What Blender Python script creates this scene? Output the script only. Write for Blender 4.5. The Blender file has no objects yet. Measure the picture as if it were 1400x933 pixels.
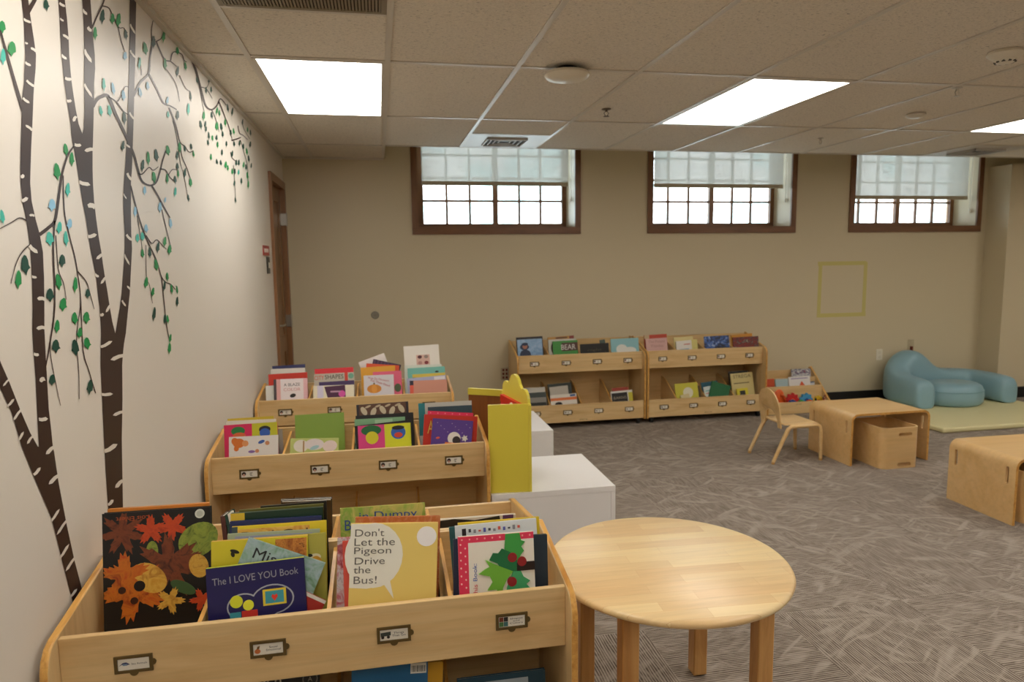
import bpy, bmesh, math, random
from mathutils import Vector, Matrix
random.seed(7)
D = bpy.data; COL = bpy.context.scene.collection
# ---------------------------------------------------------------- camera numbers (taken for a 1400x933 frame)
F_PX, YAW, PIT, ROLL, HC = 938.25, .19, -.1173, -.0126, 1.53
_cy, _sy, _cp, _sp = math.cos(YAW), math.sin(YAW), math.cos(PIT), math.sin(PIT)
_f = Vector((_sy*_cp, _cy*_cp, _sp)); _r0 = Vector((_cy, -_sy, 0)); _u0 = _r0.cross(_f)
_r = math.cos(ROLL)*_r0 + math.sin(ROLL)*_u0; _u = -math.sin(ROLL)*_r0 + math.cos(ROLL)*_u0
CAM = Vector((0, 0, HC))
def ray(px, py): return _f + (px-700)/F_PX*_r - (py-466.5)/F_PX*_u
def atX(px, py, x): d = ray(px, py); return CAM + d*(x/d.x)
def atY(px, py, y): d = ray(px, py); return CAM + d*(y/d.y)
def atZ(px, py, z): d = ray(px, py); return CAM + d*((z-HC)/d.z)
# ---------------------------------------------------------------- room sizes
XL, YB, ZC = -.787, 6.36, 2.447        # left wall, back wall, ceiling
XR, YF = 8.6, -3.6
T = .6096; GX, GY = -.5345, 3.3296; YE = 5.68; ZH = 3.05
# ---------------------------------------------------------------- materials
def lin(c):
    return tuple(((v/12.92) if v <= .04045 else ((v+.055)/1.055)**2.4) for v in c)
def hexc(h):
    h = h.lstrip('#'); return lin(tuple(int(h[i:i+2], 16)/255 for i in (0, 2, 4)))
_mc = {}
def M(h, rough=.45, spec=.5, metal=0, name=None, coat=0):
    k = (h, rough, spec, metal, coat)
    if k in _mc: return _mc[k]
    m = D.materials.new(name or 'colour'); m.use_nodes = True
    b = m.node_tree.nodes['Principled BSDF']
    b.inputs['Base Color'].default_value = (*hexc(h), 1); b.inputs['Roughness'].default_value = rough
    b.inputs['Specular IOR Level'].default_value = spec; b.inputs['Metallic'].default_value = metal
    b.inputs['Coat Weight'].default_value = coat
    _mc[k] = m; return m
def nodes(m): return m.node_tree.nodes, m.node_tree.links
def ramp(N, L, src, stops):
    r = N.new('ShaderNodeValToRGB'); e = r.color_ramp.elements
    while len(e) < len(stops): e.new(.5)
    for i, (p, c) in enumerate(stops): e[i].position = p; e[i].color = (*hexc(c), 1) if isinstance(c, str) else (c, c, c, 1)
    L.new(src, r.inputs[0]); return r.outputs[0]
def mapping(N, L, src, scale=(1, 1, 1), rot=(0, 0, 0), loc=(0, 0, 0)):
    n = N.new('ShaderNodeMapping'); n.inputs['Scale'].default_value = scale; n.inputs['Rotation'].default_value = rot
    n.inputs['Location'].default_value = loc; L.new(src, n.inputs[0]); return n.outputs[0]
def noise(N, L, vec, scale, detail=3, rough=.55, dist=0):
    n = N.new('ShaderNodeTexNoise'); n.inputs['Scale'].default_value = scale; n.inputs['Detail'].default_value = detail
    n.inputs['Roughness'].default_value = rough; n.inputs['Distortion'].default_value = dist; L.new(vec, n.inputs['Vector']); return n.outputs['Fac']
def math_(N, L, op, a, b=None, c=None):
    n = N.new('ShaderNodeMath'); n.operation = op
    for i, v in enumerate((a, b, c)):
        if v is None: continue
        if isinstance(v, (int, float)): n.inputs[i].default_value = v
        else: L.new(v, n.inputs[i])
    return n.outputs[0]
def mixc(N, L, fac, a, b, mode='MIX'):
    n = N.new('ShaderNodeMix'); n.data_type = 'RGBA'; n.blend_type = mode
    for i, v in ((0, fac), (6, a), (7, b)):
        if isinstance(v, (int, float)): n.inputs[i].default_value = v
        elif isinstance(v, str): n.inputs[i].default_value = (*hexc(v), 1)
        else: L.new(v, n.inputs[i])
    return n.outputs[2]
def newmat(name, rough=.5, spec=.5):
    m = D.materials.new(name); m.use_nodes = True; N, L = nodes(m); b = N['Principled BSDF']
    b.inputs['Roughness'].default_value = rough; b.inputs['Specular IOR Level'].default_value = spec
    tc = N.new('ShaderNodeTexCoord'); return m, N, L, b, tc
def bump(N, L, b, h, s=.2, d=.002):
    n = N.new('ShaderNodeBump'); n.inputs['Strength'].default_value = s; n.inputs['Distance'].default_value = d
    L.new(h, n.inputs['Height']); L.new(n.outputs[0], b.inputs['Normal'])
def wood(name, light, dark, axis=0, scale=1., rough=.38, dots=.0):
    m, N, L, b, tc = newmat(name, rough)
    sc = [9*scale]*3; sc[axis] = .9*scale
    v = mapping(N, L, tc.outputs['Object'], tuple(sc))
    n1 = noise(N, L, v, 1.3, 5, .6, .8)
    sc2 = [90*scale]*3; sc2[axis] = 4*scale
    n2 = noise(N, L, mapping(N, L, tc.outputs['Object'], tuple(sc2)), 1, 3, .6)
    c1 = ramp(N, L, n1, [(.33, dark), (.55, light), (.75, light)])
    c2 = ramp(N, L, n2, [(.3, .80), (.6, 1.)])
    L.new(mixc(N, L, .45, c1, c2, 'MULTIPLY'), b.inputs['Base Color'])
    return m
def mottled(name, cols, scale=30, rough=.4, stretch=(1, 1, 1), dist=1.5):
    m, N, L, b, tc = newmat(name, rough)
    n = noise(N, L, mapping(N, L, tc.outputs['Object'], stretch), scale, 4, .6, dist)
    k = len(cols); st = [(.3+.4*i/(k-1), c) for i, c in enumerate(cols)]
    L.new(ramp(N, L, n, st), b.inputs['Base Color']); return m
_mm = {}
def MX(*cols, scale=30):
    k = (cols, scale)
    if k not in _mm: _mm[k] = mottled('printed_cover', cols, scale)
    return _mm[k]
WX = wood('maple_wood', '#ddbd88', '#cfa972', 0); WY = wood('maple_wood_side', '#dcbd8b', '#cfaa74', 1); WZ = wood('maple_wood_upright', '#dabb88', '#cba56e', 2)
PLY = wood('birch_ply_orange', '#dcb67e', '#d4aa6e', 0, .5, .3)
OAK = wood('dark_oak', '#7b5130', '#633e22', 2, 1.4, .35); OAKX = wood('dark_oak_rail', '#7b5130', '#633e22', 0, 1.4, .35)
DOORW = wood('door_wood', '#8c6846', '#785636', 2, 1., .35); CASEW = wood('door_casing_wood', '#8e6340', '#78502f', 2, 1., .35)
INW = wood('theatre_inner_wood', '#8f5526', '#7b4319', 2, 1., .4)
EDGE = wood('ply_edge', '#d9a455', '#b97f35', 1, 3., .35)
def wall_mat(name, h):
    m, N, L, b, tc = newmat(name, .42, .45)
    n = noise(N, L, tc.outputs['Object'], 1.2, 3)
    L.new(mixc(N, L, n, h, h), b.inputs['Base Color'])
    bump(N, L, b, noise(N, L, tc.outputs['Object'], 160, 3), .05, .001); return m
WALLM = wall_mat('wall_beige_dimmed', '#cdbfa0'); WALLL = wall_mat('wall_cream_lit', '#ddd5c9')  # back wall darker, mural wall brighter: falloff from the lamps put into the paint
def ceil_mat():
    m, N, L, b, tc = newmat('ceiling_tile', .9, .2)
    n = noise(N, L, mapping(N, L, tc.outputs['Object'], (60, 140, 60)), 1, 3, .7, .5)
    n2 = noise(N, L, tc.outputs['Object'], 90, 3, .7)
    pit = ramp(N, L, n, [(.33, .55), (.42, 1.)]); p2 = ramp(N, L, n2, [(.3, .86), (.6, 1.)])
    c = mixc(N, L, 1., mixc(N, L, 1., '#e8dfd0', pit, 'MULTIPLY'), p2, 'MULTIPLY')
    L.new(c, b.inputs['Base Color']); return m
CEILM = ceil_mat()
def carpet():
    m, N, L, b, tc = newmat('carpet_tiles', .95, .1)
    s = N.new('ShaderNodeSeparateXYZ'); L.new(tc.outputs['Object'], s.inputs[0]); X, Y = s.outputs[0], s.outputs[1]
    tx = math_(N, L, 'FLOOR', math_(N, L, 'DIVIDE', math_(N, L, 'SUBTRACT', X, 1.636-6.096), .6096))
    ty = math_(N, L, 'FLOOR', math_(N, L, 'DIVIDE', math_(N, L, 'ADD', Y, 6.), .6096))
    hx = math_(N, L, 'FRACT', math_(N, L, 'ABSOLUTE', math_(N, L, 'MULTIPLY', math_(N, L, 'SINE', math_(N, L, 'ADD', math_(N, L, 'MULTIPLY', tx, 12.99), math_(N, L, 'MULTIPLY', ty, 78.23))), 437.5)))
    par = math_(N, L, 'GREATER_THAN', hx, .62)
    a = N.new('ShaderNodeCombineXYZ'); L.new(X, a.inputs[0]); L.new(Y, a.inputs[1]); L.new(hx, a.inputs[2])
    c = N.new('ShaderNodeCombineXYZ'); L.new(Y, c.inputs[0]); L.new(X, c.inputs[1]); L.new(hx, c.inputs[2])
    mv = N.new('ShaderNodeMix'); mv.data_type = 'VECTOR'; L.new(par, mv.inputs[0]); L.new(a.outputs[0], mv.inputs[4]); L.new(c.outputs[0], mv.inputs[5])
    V = mv.outputs[1]
    sv = N.new('ShaderNodeSeparateXYZ'); L.new(V, sv.inputs[0])
    wob = noise(N, L, mapping(N, L, V, (5, 30, 7)), 1, 2, .5)
    ph = math_(N, L, 'ADD', math_(N, L, 'MULTIPLY', sv.outputs[1], 2*math.pi/.0105), math_(N, L, 'MULTIPLY', wob, 7.))
    sn = math_(N, L, 'MULTIPLY_ADD', math_(N, L, 'SINE', ph), .5, .5)
    brk = noise(N, L, mapping(N, L, V, (16, 95, 9)), 1, 2, .5, .1)
    st = math_(N, L, 'ADD', math_(N, L, 'MULTIPLY', sn, .45), math_(N, L, 'MULTIPLY', brk, .55))
    base = ramp(N, L, st, [(.27, '#5d5146'), (.5, '#867a6e'), (.70, '#a89c90')])
    def streak(rot, loc, lo):
        q = mapping(N, L, mapping(N, L, a.outputs[0], (1, 1, 1), (0, 0, rot), loc), (3.2, 17, 6))
        return ramp(N, L, noise(N, L, q, 1, 1.5, .5, 1.1), [(lo-.02, 0.), (lo+.13, 1.)])
    k = math_(N, L, 'MAXIMUM', math_(N, L, 'MAXIMUM', streak(.95, (0, 0, 0), .58), streak(-.55, (5, 3, 0), .585)), streak(.2, (2, 8, 0), .60))
    colr = mixc(N, L, math_(N, L, 'MULTIPLY', k, .5), base, '#b5a99c')
    L.new(colr, b.inputs['Base Color']); bump(N, L, b, st, .4, .004); return m
CARPET = carpet()
def staves():
    m, N, L, b, tc = newmat('table_staves', .31)
    br = N.new('ShaderNodeTexBrick'); br.offset = .37; br.offset_frequency = 2
    L.new(mapping(N, L, tc.outputs['Object'], (1, 1, 1), (0, 0, .06)), br.inputs[0])
    for i, v in (('Scale', 1.), ('Mortar Size', .0003), ('Brick Width', .34), ('Row Height', .052), ('Bias', -.1)): br.inputs[i].default_value = v
    br.inputs['Color1'].default_value = (*hexc('#f0d5a0'), 1); br.inputs['Color2'].default_value = (*hexc('#e2bd88'), 1); br.inputs['Mortar'].default_value = (*hexc('#cfa36b'), 1)
    n = noise(N, L, mapping(N, L, tc.outputs['Object'], (5, 60, 5), (0, 0, .06)), 1, 4, .6, .6)
    L.new(mixc(N, L, .6, br.outputs[0], ramp(N, L, n, [(.3, .84), (.6, 1.)]), 'MULTIPLY'), b.inputs['Base Color']); return m
STAVE = staves()
VINYL = M('#86a9b4', .38, .5, name='blue_vinyl'); MATV = M('#d8cf9e', .45, name='pale_yellow_vinyl')
YEL = M('#e0d04c', .35, name='yellow_paint'); RED = M('#d8261a', .4, name='red_paint'); WHITE = M('#ebe8e6', .35, name='white_laminate')
BRASS = M('#6d5a35', .4, .5, .6, 'aged_brass'); CARD = M('#e6e0d2', .6, name='paper_card'); INK = M('#1c1a1a', .6, name='ink')
BLACK = M('#0c0b0a', .6, name='black_rubber'); STEEL = M('#b9b4aa', .3, .5, .9, 'brushed_steel'); PAGE = M('#e8dfcc', .8, name='paper_pages')
GRIDM = M('#cfc7ba', .35, name='ceiling_grid_paint'); PLASTIC = M('#e2dac8', .35, name='cream_plastic')
TRUNKM = M('#36231d', .42, .25, name='brown_vinyl_decal')
def emit(name, col, s):
    m = D.materials.new(name); m.use_nodes = True; N, L = nodes(m); N.clear()
    e = N.new('ShaderNodeEmission'); e.inputs[0].default_value = (*col, 1); e.inputs[1].default_value = s
    o = N.new('ShaderNodeOutputMaterial'); L.new(e.outputs[0], o.inputs[0]); return m
LAMP = emit('lamp_diffuser', (1, .955, .885), 5.6)
def glass():
    m = D.materials.new('window_glass'); m.use_nodes = True; N, L = nodes(m); N.clear()
    t = N.new('ShaderNodeBsdfTransparent'); g = N.new('ShaderNodeBsdfGlossy'); g.inputs['Roughness'].default_value = .02
    f = N.new('ShaderNodeFresnel'); f.inputs[0].default_value = 1.45; x = N.new('ShaderNodeMixShader'); o = N.new('ShaderNodeOutputMaterial')
    L.new(f.outputs[0], x.inputs[0]); L.new(t.outputs[0], x.inputs[1]); L.new(g.outputs[0], x.inputs[2]); L.new(x.outputs[0], o.inputs[0]); return m
GLASS = glass()
def fabric():
    m = D.materials.new('blind_fabric'); m.use_nodes = True; N, L = nodes(m); N.clear()
    t = N.new('ShaderNodeBsdfTransparent'); t.inputs[0].default_value = (.95, .95, .95, 1)
    d = N.new('ShaderNodeBsdfTranslucent'); d.inputs[0].default_value = (.70, .69, .66, 1)
    e = N.new('ShaderNodeBsdfDiffuse'); e.inputs[0].default_value = (.75, .74, .68, 1)
    x = N.new('ShaderNodeMixShader'); y = N.new('ShaderNodeMixShader'); o = N.new('ShaderNodeOutputMaterial')
    x.inputs[0].default_value = .55; L.new(d.outputs[0], x.inputs[1]); L.new(e.outputs[0], x.inputs[2])
    y.inputs[0].default_value = .80; L.new(t.outputs[0], y.inputs[1]); L.new(x.outputs[0], y.inputs[2]); L.new(y.outputs[0], o.inputs[0]); return m
BLIND = fabric()
# ---------------------------------------------------------------- mesh builder
_txt = {}
def text_mesh(s):
    if s in _txt: return _txt[s]
    c = D.curves.new('t', 'FONT'); c.body = s; c.align_x = 'CENTER'; c.align_y = 'CENTER'; c.resolution_u = 3; c.space_line = .95
    o = D.objects.new('t', c); COL.objects.link(o); bpy.context.view_layer.update()
    me = o.evaluated_get(bpy.context.evaluated_depsgraph_get()).to_mesh()
    vs = [v.co.copy() for v in me.vertices]; fs = [tuple(p.vertices) for p in me.polygons]
    D.objects.remove(o); D.curves.remove(c)
    w = max(v.x for v in vs)-min(v.x for v in vs) if vs else 1; h = max(v.y for v in vs)-min(v.y for v in vs) if vs else 1
    cx = (max(v.x for v in vs)+min(v.x for v in vs))/2; cy_ = (max(v.y for v in vs)+min(v.y for v in vs))/2
    vs = [Vector((v.x-cx, v.y-cy_, 0)) for v in vs]
    _txt[s] = (vs, fs, w, h); return _txt[s]
class MB:
    def __init__(s): s.v = []; s.f = []; s.m = []; s.mats = []
    def mi(s, mat):
        if mat not in s.mats: s.mats.append(mat)
        return s.mats.index(mat)
    def add(s, vs, fs, mat):
        b = len(s.v); i = s.mi(mat); s.v += [Vector(v) for v in vs]
        for f in fs: s.f.append(tuple(b+k for k in f)); s.m.append(i)
        return s
    def box(s, a, b, mat):
        x0, y0, z0 = a; x1, y1, z1 = b
        return s.add([(x0, y0, z0), (x1, y0, z0), (x1, y1, z0), (x0, y1, z0), (x0, y0, z1), (x1, y0, z1), (x1, y1, z1), (x0, y1, z1)],
                     [(0, 3, 2, 1), (4, 5, 6, 7), (0, 1, 5, 4), (1, 2, 6, 5), (2, 3, 7, 6), (3, 0, 4, 7)], mat)
    def prism(s, pts, mapf, a, b, mat, mat_side=None):      # pts 2-D (counter-clockwise), mapf(u,v,w)->xyz, extruded w from a to b
        n = len(pts); vs = [mapf(u, v, a) for u, v in pts]+[mapf(u, v, b) for u, v in pts]
        s.add(vs, [tuple(range(n)), tuple(range(2*n-1, n-1, -1))], mat)
        s.add(vs, [(i, (i+1) % n, (i+1) % n+n, i+n) for i in range(n)], mat_side or mat); return s
    def tube(s, pts, r, mat, n=8, cap=True):
        pts = [Vector(p) for p in pts]; rs = r if isinstance(r, (list, tuple)) else [r]*len(pts); vs = []; fs = []
        up = None
        for i, p in enumerate(pts):
            t = (pts[min(i+1, len(pts)-1)]-pts[max(i-1, 0)]).normalized()
            if up is None: up = t.orthogonal().normalized()
            up = (up-t*up.dot(t)).normalized(); w = t.cross(up)
            for k in range(n): a = 2*math.pi*k/n; vs.append(p+(up*math.cos(a)+w*math.sin(a))*rs[i])
        for i in range(len(pts)-1):
            for k in range(n): fs.append((i*n+k, i*n+(k+1) % n, (i+1)*n+(k+1) % n, (i+1)*n+k))
        if cap: fs += [tuple(range(n-1, -1, -1)), tuple(range((len(pts)-1)*n, len(pts)*n))]
        return s.add(vs, fs, mat)
    def lathe(s, prof, cx, cy, mat, n=32):                  # prof: (r,z)
        vs = []; fs = []
        for r_, z in prof:
            for k in range(n): a = 2*math.pi*k/n; vs.append((cx+r_*math.cos(a), cy+r_*math.sin(a), z))
        for i in range(len(prof)-1):
            for k in range(n): fs.append((i*n+k, i*n+(k+1) % n, (i+1)*n+(k+1) % n, (i+1)*n+k))
        fs += [tuple(range(n-1, -1, -1)), tuple(range((len(prof)-1)*n, len(prof)*n))]
        return s.add(vs, fs, mat)
    def text(s, body, mapf, cx, cy, w, mat, h=None, rot=0):  # centred at (cx,cy), fitted to width w (and height h), mapf(u,v)->xyz
        vs, fs, tw, th = text_mesh(body); k = w/tw; ky = k if h is None else h/th
        c, n = math.cos(rot), math.sin(rot)
        return s.add([mapf(cx+c*v.x*k-n*v.y*ky, cy+n*v.x*k+c*v.y*ky) for v in vs], fs, mat)
    def build(s, name, parent=None, smooth=False, bevel=0, subsurf=0, angle=40, recalc=True):
        me = D.meshes.new(name); me.from_pydata([tuple(v) for v in s.v], [], s.f)
        for m in s.mats: me.materials.append(m)
        for p, i in zip(me.polygons, s.m): p.material_index = i
        if recalc:
            bm = bmesh.new(); bm.from_mesh(me); bmesh.ops.remove_doubles(bm, verts=bm.verts, dist=1e-6) if smooth or bevel or subsurf else None
            bmesh.ops.recalc_face_normals(bm, faces=bm.faces); bm.to_mesh(me); bm.free()
        o = D.objects.new(name, me); COL.objects.link(o)
        if parent: o.parent = parent
        if bevel:
            b = o.modifiers.new('bevel', 'BEVEL'); b.width = bevel; b.segments = 3; b.limit_method = 'ANGLE'; b.angle_limit = math.radians(35)
        if subsurf:
            b = o.modifiers.new('sub', 'SUBSURF'); b.levels = b.render_levels = subsurf
        if smooth or bevel or subsurf:
            for p in me.polygons: p.use_smooth = True
            if not subsurf:
                try: me.set_sharp_from_angle(angle=math.radians(angle))
                except Exception: pass
        return o
def empty(name, loc=(0, 0, 0), rz=0):
    o = D.objects.new(name, None); o.empty_display_size = .05; COL.objects.link(o); o.location = loc; o.rotation_euler[2] = rz; return o
def tag(o, label=None, cat=None, group=None, kind=None):
    for k, v in (('label', label), ('category', cat), ('group', group), ('kind', kind)):
        if v: o[k] = v
    return o
def arc(cx, cy, r_, a0, a1, n):
    return [(cx+r_*math.cos(math.radians(a0+(a1-a0)*i/n)), cy+r_*math.sin(math.radians(a0+(a1-a0)*i/n))) for i in range(n+1)]
def rrect(x0, y0, x1, y1, r_, n=4):
    return arc(x1-r_, y0+r_, r_, -90, 0, n)+arc(x1-r_, y1-r_, r_, 0, 90, n)+arc(x0+r_, y1-r_, r_, 90, 180, n)+arc(x0+r_, y0+r_, r_, 180, 270, n)
XYZ = lambda u, v, w: (u, v, w)
# ================================================================ THE ROOM
def struct(mb, name, **k): return tag(mb.build(name, **k), kind='structure')
struct(MB().box((XL-.2, YF-.2, -.1), (XR+.2, YB+.5, 0), CARPET), 'floor')
struct(MB().box((XL-.2, YF-.2, -.1), (XL, 5.545, 3.3), WALLL).box((XL-.2, 6.245, -.1), (XL, YB+.5, 3.3), WALLL).box((XL-.2, 5.545, 2.165), (XL, 6.245, 3.3), WALLL), 'wall_left')
struct(MB().box((XR, YF-.2, -.1), (XR+.2, YB+.5, 3.3), WALLM), 'wall_right')
struct(MB().box((XL-.2, YF-.2, -.1), (XR+.2, YF, 3.3), WALLM), 'wall_front')
WIN = [(.371, 1.842), (2.625, 4.095), (4.815, 6.285)]; WZ0, WZ1 = 1.832, 2.78; YW2 = 6.76
mb = MB(); mb.box((XL, YB, -.1), (XR, YW2, WZ0), WALLM); mb.box((XL, YB, WZ1), (XR, YW2, 3.3), WALLM)
xs = XL
for a, b in WIN+[(XR, XR)]: mb.box((xs, YB, WZ0), (a, YW2, WZ1), WALLM); xs = b
struct(mb, 'wall_back')
struct(MB().box((6.418, 6.09, 0), (XR, YB, ZC-.001), WALLM), 'wall_pillar')
# ceiling: main field stops short of the windows, the left strip runs to the back wall, higher strip above the windows
struct(MB().box((XL, YF, ZC), (XR, YE, ZC+.02), CEILM).box((XL, YE, ZC), (GX+T, YB, ZC+.02), CEILM)
       .box((GX+T, YE, ZH), (XR, YB, ZH+.02), CEILM).box((GX+T, YE-.02, ZC+.02), (XR, YE, ZH), WALLM).box((GX+T-.02, YE, ZC+.02), (GX+T, YB, ZH), WALLM), 'ceiling')
mb = MB(); g = .0125; zt = ZC-.006
i = 0
while GX+i*T < XR:
    x = GX+i*T; mb.box((x-g, YF, zt), (x+g, YB if i <= 1 else YE, ZC), GRIDM); i += 1
j = -5
while GY+j*2*T < YE: y = GY+j*2*T; mb.box((XL, y-g, zt+.0005), (XR, y+g, ZC), GRIDM); j += 1
mb.box((XL, YE-2*g, zt+.0005), (XR, YE, ZC), GRIDM)
mb.box((GX, GY-T-g, zt+.001), (GX+T, GY-T+g, ZC), GRIDM)                       # half tile beside the return grille
for cx_ in (2, 9): mb.box((GX+cx_*T, YE-T-g, zt+.001), (GX+(cx_+1)*T, YE-T+g, ZC), GRIDM)
mb.box((XL, YF, ZC-.018), (XL+.022, YB, ZC), GRIDM); mb.box((XL+.022, YB-.02, ZC-.018), (GX+T, YB, ZC), GRIDM)
struct(mb, 'trim_1')
struct(MB().box((XL, YB-.012, 0), (6.418, YB, .105), BLACK).box((6.41, 6.078, 0), (XR, 6.09, .115), BLACK).box((6.406, 6.09, 0), (6.418, YB-.012, .115), BLACK), 'baseboard_back')
struct(MB().box((XL, YF, 0), (XL+.012, 5.49, .105), BLACK), 'baseboard_left')
# windows
SHZ = [2.222, 2.218, 2.115]
ORD = ['left', 'middle', 'right']
for n, (a, b) in enumerate(WIN):
    w = tag(empty('window_%d' % (n+1), ((a+b)/2, YB, WZ0)), kind='structure'); cx_ = (a+b)/2
    def bx(mb_, p, q, m): return mb_.box((p[0]-cx_, p[1]-YB, p[2]-WZ0), (q[0]-cx_, q[1]-YB, q[2]-WZ0), m)
    f = MB(); c = .056
    bx(f, (a-c, YB-.02, WZ0-.061), (b+c, YB+.002, WZ0+.0), OAKX); bx(f, (a-c, YB-.02, WZ0), (a, YB+.002, WZ1+c), OAK); bx(f, (b, YB-.02, WZ0), (b+c, YB+.002, WZ1+c), OAK)
    bx(f, (a, YB-.02, WZ1), (b, YB+.002, WZ1+c), OAKX); bx(f, (a+.001, YB, WZ0), (b-.001, 6.70, WZ0+.006), OAKX); f.build('casing', w)
    s = MB(); y0, y1 = 6.655, 6.70; xm = a+.763; zb = 1.885; ztop = WZ1
    bx(s, (a+.001, y0, WZ0+.006), (b-.001, y1, zb), OAKX); bx(s, (a+.001, y0, zb), (a+.07, y1, ztop), OAK); bx(s, (b-.045, y0, zb), (b-.001, y1, ztop), OAK)
    bx(s, (xm-.025, y0, zb), (xm+.025, y1, ztop), OAK); bx(s, (a+.07, y0, ztop-.04), (b-.045, y1, ztop), OAKX)
    s.build('sash_frame', w)
    mu = MB()
    for g0, g1 in ((a+.07, xm-.025), (xm+.025, b-.045)):
        for k in (1, 2): x = g0+(g1-g0)*k/3; bx(mu, (x-.011, y0+.01, zb), (x+.011, y1-.01, ztop-.04), OAK)
        for k in (1, 2, 3): z = zb+.215*k; bx(mu, (g0, y0+.012, z-.011), (g1, y1-.012, z+.011), OAKX)
    mu.build('muntins', w)
    bx(gm := MB(), (a+.07, 6.676, zb), (b-.045, 6.679, ztop-.04), GLASS); gm.build('glass_pane', w)
    r = tag(empty('roller_blind', (cx_, 6.44, SHZ[n])), 'pale roller blind half drawn over the %s window' % ORD[n], 'blind', None)
    hb = WZ1-.03-SHZ[n]; x0, x1 = a+.045-cx_, b-.04-cx_
    MB().box((x0, -.001, .03), (x1, .001, hb), BLIND).build('blind_fabric', r)
    MB().box((x0, -.008, 0), (x1, .008, .038), M('#b3a78d', .6)).build('bottom_bar', r, bevel=.003)
    MB().tube([(x0-.01, 0, hb), (x1+.015, 0, hb)], .02, M('#cfc8b8', .5), 14).build('roller', r, smooth=True)
    MB().tube([(x1+.028, -.01, hb), (x1+.028, -.01, .02-.06*n)], .0025, M('#f0ece0', .4), 6).tube([(x1+.028, -.01, -.10), (x1+.028, -.01, -.14)], .008, M('#f0ece0', .3), 8).tube([(x1+.028, -.01, .02), (x1+.028, -.01, -.12)], .0025, M('#f0ece0', .4), 6).build('pull_cord', r)
# door in the left wall
d = tag(empty('door_1', (XL, 5.895, 0)), kind='structure')
c = MB(); c.box((-.03, -.403, 0), (.022, -.345, 2.215), CASEW).box((-.03, .345, 0), (.022, .403, 2.215), CASEW).box((-.03, -.345, 2.155), (.022, .345, 2.215), CASEW); c.build('casing', d)
l = MB(); l.box((-.07, -.345, .01), (-.03, .345, 2.155), DOORW)
for (ya, yb_, za, zb_) in ((-.345, -.24, .01, 2.155), (.24, .345, .01, 2.155), (-.24, .24, 2.03, 2.155), (-.24, .24, .78, .92), (-.24, .24, .01, .22)):
    l.box((-.03, ya, za), (-.018, yb_, zb_), DOORW)
l.build('leaf', d)
h = MB(); h.tube([(-.018, -.29, 1.04), (.035, -.29, 1.04), (.04, -.28, 1.04), (.04, -.17, 1.04)], .009, STEEL, 10); h.box((-.018, -.32, .98), (-.012, -.26, 1.10), STEEL); h.build('door_handle', d, smooth=True)
for z in (1.90, 1.03, .25):
    MB().box((-.018, .325, z-.05), (.026, .36, z+.05), STEEL).tube([(.027, .343, z-.055), (.027, .343, z+.055)], .007, STEEL, 8).build('hinge', d)
# ---------------------------------------------------------------- ceiling fittings
LP = [(0, 0), (4, 0), (8, 0), (0, -2), (4, -2), (8, -2), (12, 0), (12, -2), (0, -4), (4, -4), (8, -4), (12, -4)]
LN = ['square to the mural wall at front left', 'over the middle of the room', 'cut by the right edge of the photo']
for k, (ci, cj) in enumerate(LP):
    x0, y0 = GX+ci*T+g, GY+cj*2*T+g; x1, y1 = x0+T-2*g, y0+2*T-2*g
    t = empty('ceiling_light', ((x0+x1)/2, (y0+y1)/2, ZC-.004))
    lab = 'white ceiling light panel '+(LN[k] if k < 3 else 'behind the photographer, unseen')
    if k >= 3: lab = 'white ceiling light panel outside the view'
    tag(t, lab, 'ceiling light', 'fluorescent light panels in the ceiling')
    X_, Y_ = (x1-x0)/2, (y1-y0)/2
    MB().box((-X_+.015, -Y_+.015, -.001), (X_-.015, Y_-.015, .0035), LAMP).build('diffuser', t)
    MB().box((-X_, -Y_, -.003), (-X_+.015, Y_, .0035), GRIDM).box((X_-.015, -Y_, -.003), (X_, Y_, .0035), GRIDM).box((-X_+.015, -Y_, -.003), (X_-.015, -Y_+.015, .0035), GRIDM).box((-X_+.015, Y_-.015, -.003), (X_-.015, Y_, .0035), GRIDM).build('light_frame', t)
t = tag(empty('return_air_grille', (GX+T/2, GY-1.5*T, ZC-.003)), 'brown slatted air grille in the ceiling, cut by the top edge', 'vent')
s_ = T/2-g; GR = M('#8a7d66', .5)
MB().box((-s_, -s_, -.004), (-s_+.02, s_, .002), GR).box((s_-.02, -s_, -.004), (s_, s_, .002), GR).box((-s_+.02, -s_, -.004), (s_-.02, -s_+.02, .002), GR).box((-s_+.02, s_-.02, -.004), (s_-.02, s_, .002), GR).build('grille_frame', t)
mb = MB(); mb.box((-s_+.02, -s_+.02, .0015), (s_-.02, s_-.02, .0025), M('#3a3024', .8))
for k in range(46): x = -s_+.025+k*(2*s_-.05)/45; mb.box((x-.0035, -s_+.02, -.003), (x+.0035, s_-.02, .0015), GR)
mb.build('grille_slats', t)
for cx_, lab in ((2, 'square white air diffuser in the ceiling before the left window'), (9, 'square white air diffuser in the ceiling before the right window')):
    t = tag(empty('air_diffuser', (GX+(cx_+.5)*T, YE-T/2-g, ZC-.004)), lab, 'vent', 'square air diffusers by the windows')
    dm = M('#c4c0ba', .35); s_ = T/2-g
    MB().box((-s_, -s_+g, -.002), (s_, s_-g, .0035), dm).build('plate', t)
    f = MB(); q = .155
    for k in range(4):
        a_ = q-.036*k; f.box((-a_, -a_, -.016+.003*k), (a_, -a_+.006, -.002), dm).box((-a_, a_-.006, -.016+.003*k), (a_, a_, -.002), dm).box((-a_, -a_, -.016+.003*k), (-a_+.006, a_, -.002), dm).box((a_-.006, -a_, -.016+.003*k), (a_, a_, -.002), dm)
    f.box((-q+.006, -q+.006, -.003), (q-.006, q-.006, -.002), M('#2e2a24', .8)); f.build('louvres', t)
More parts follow.
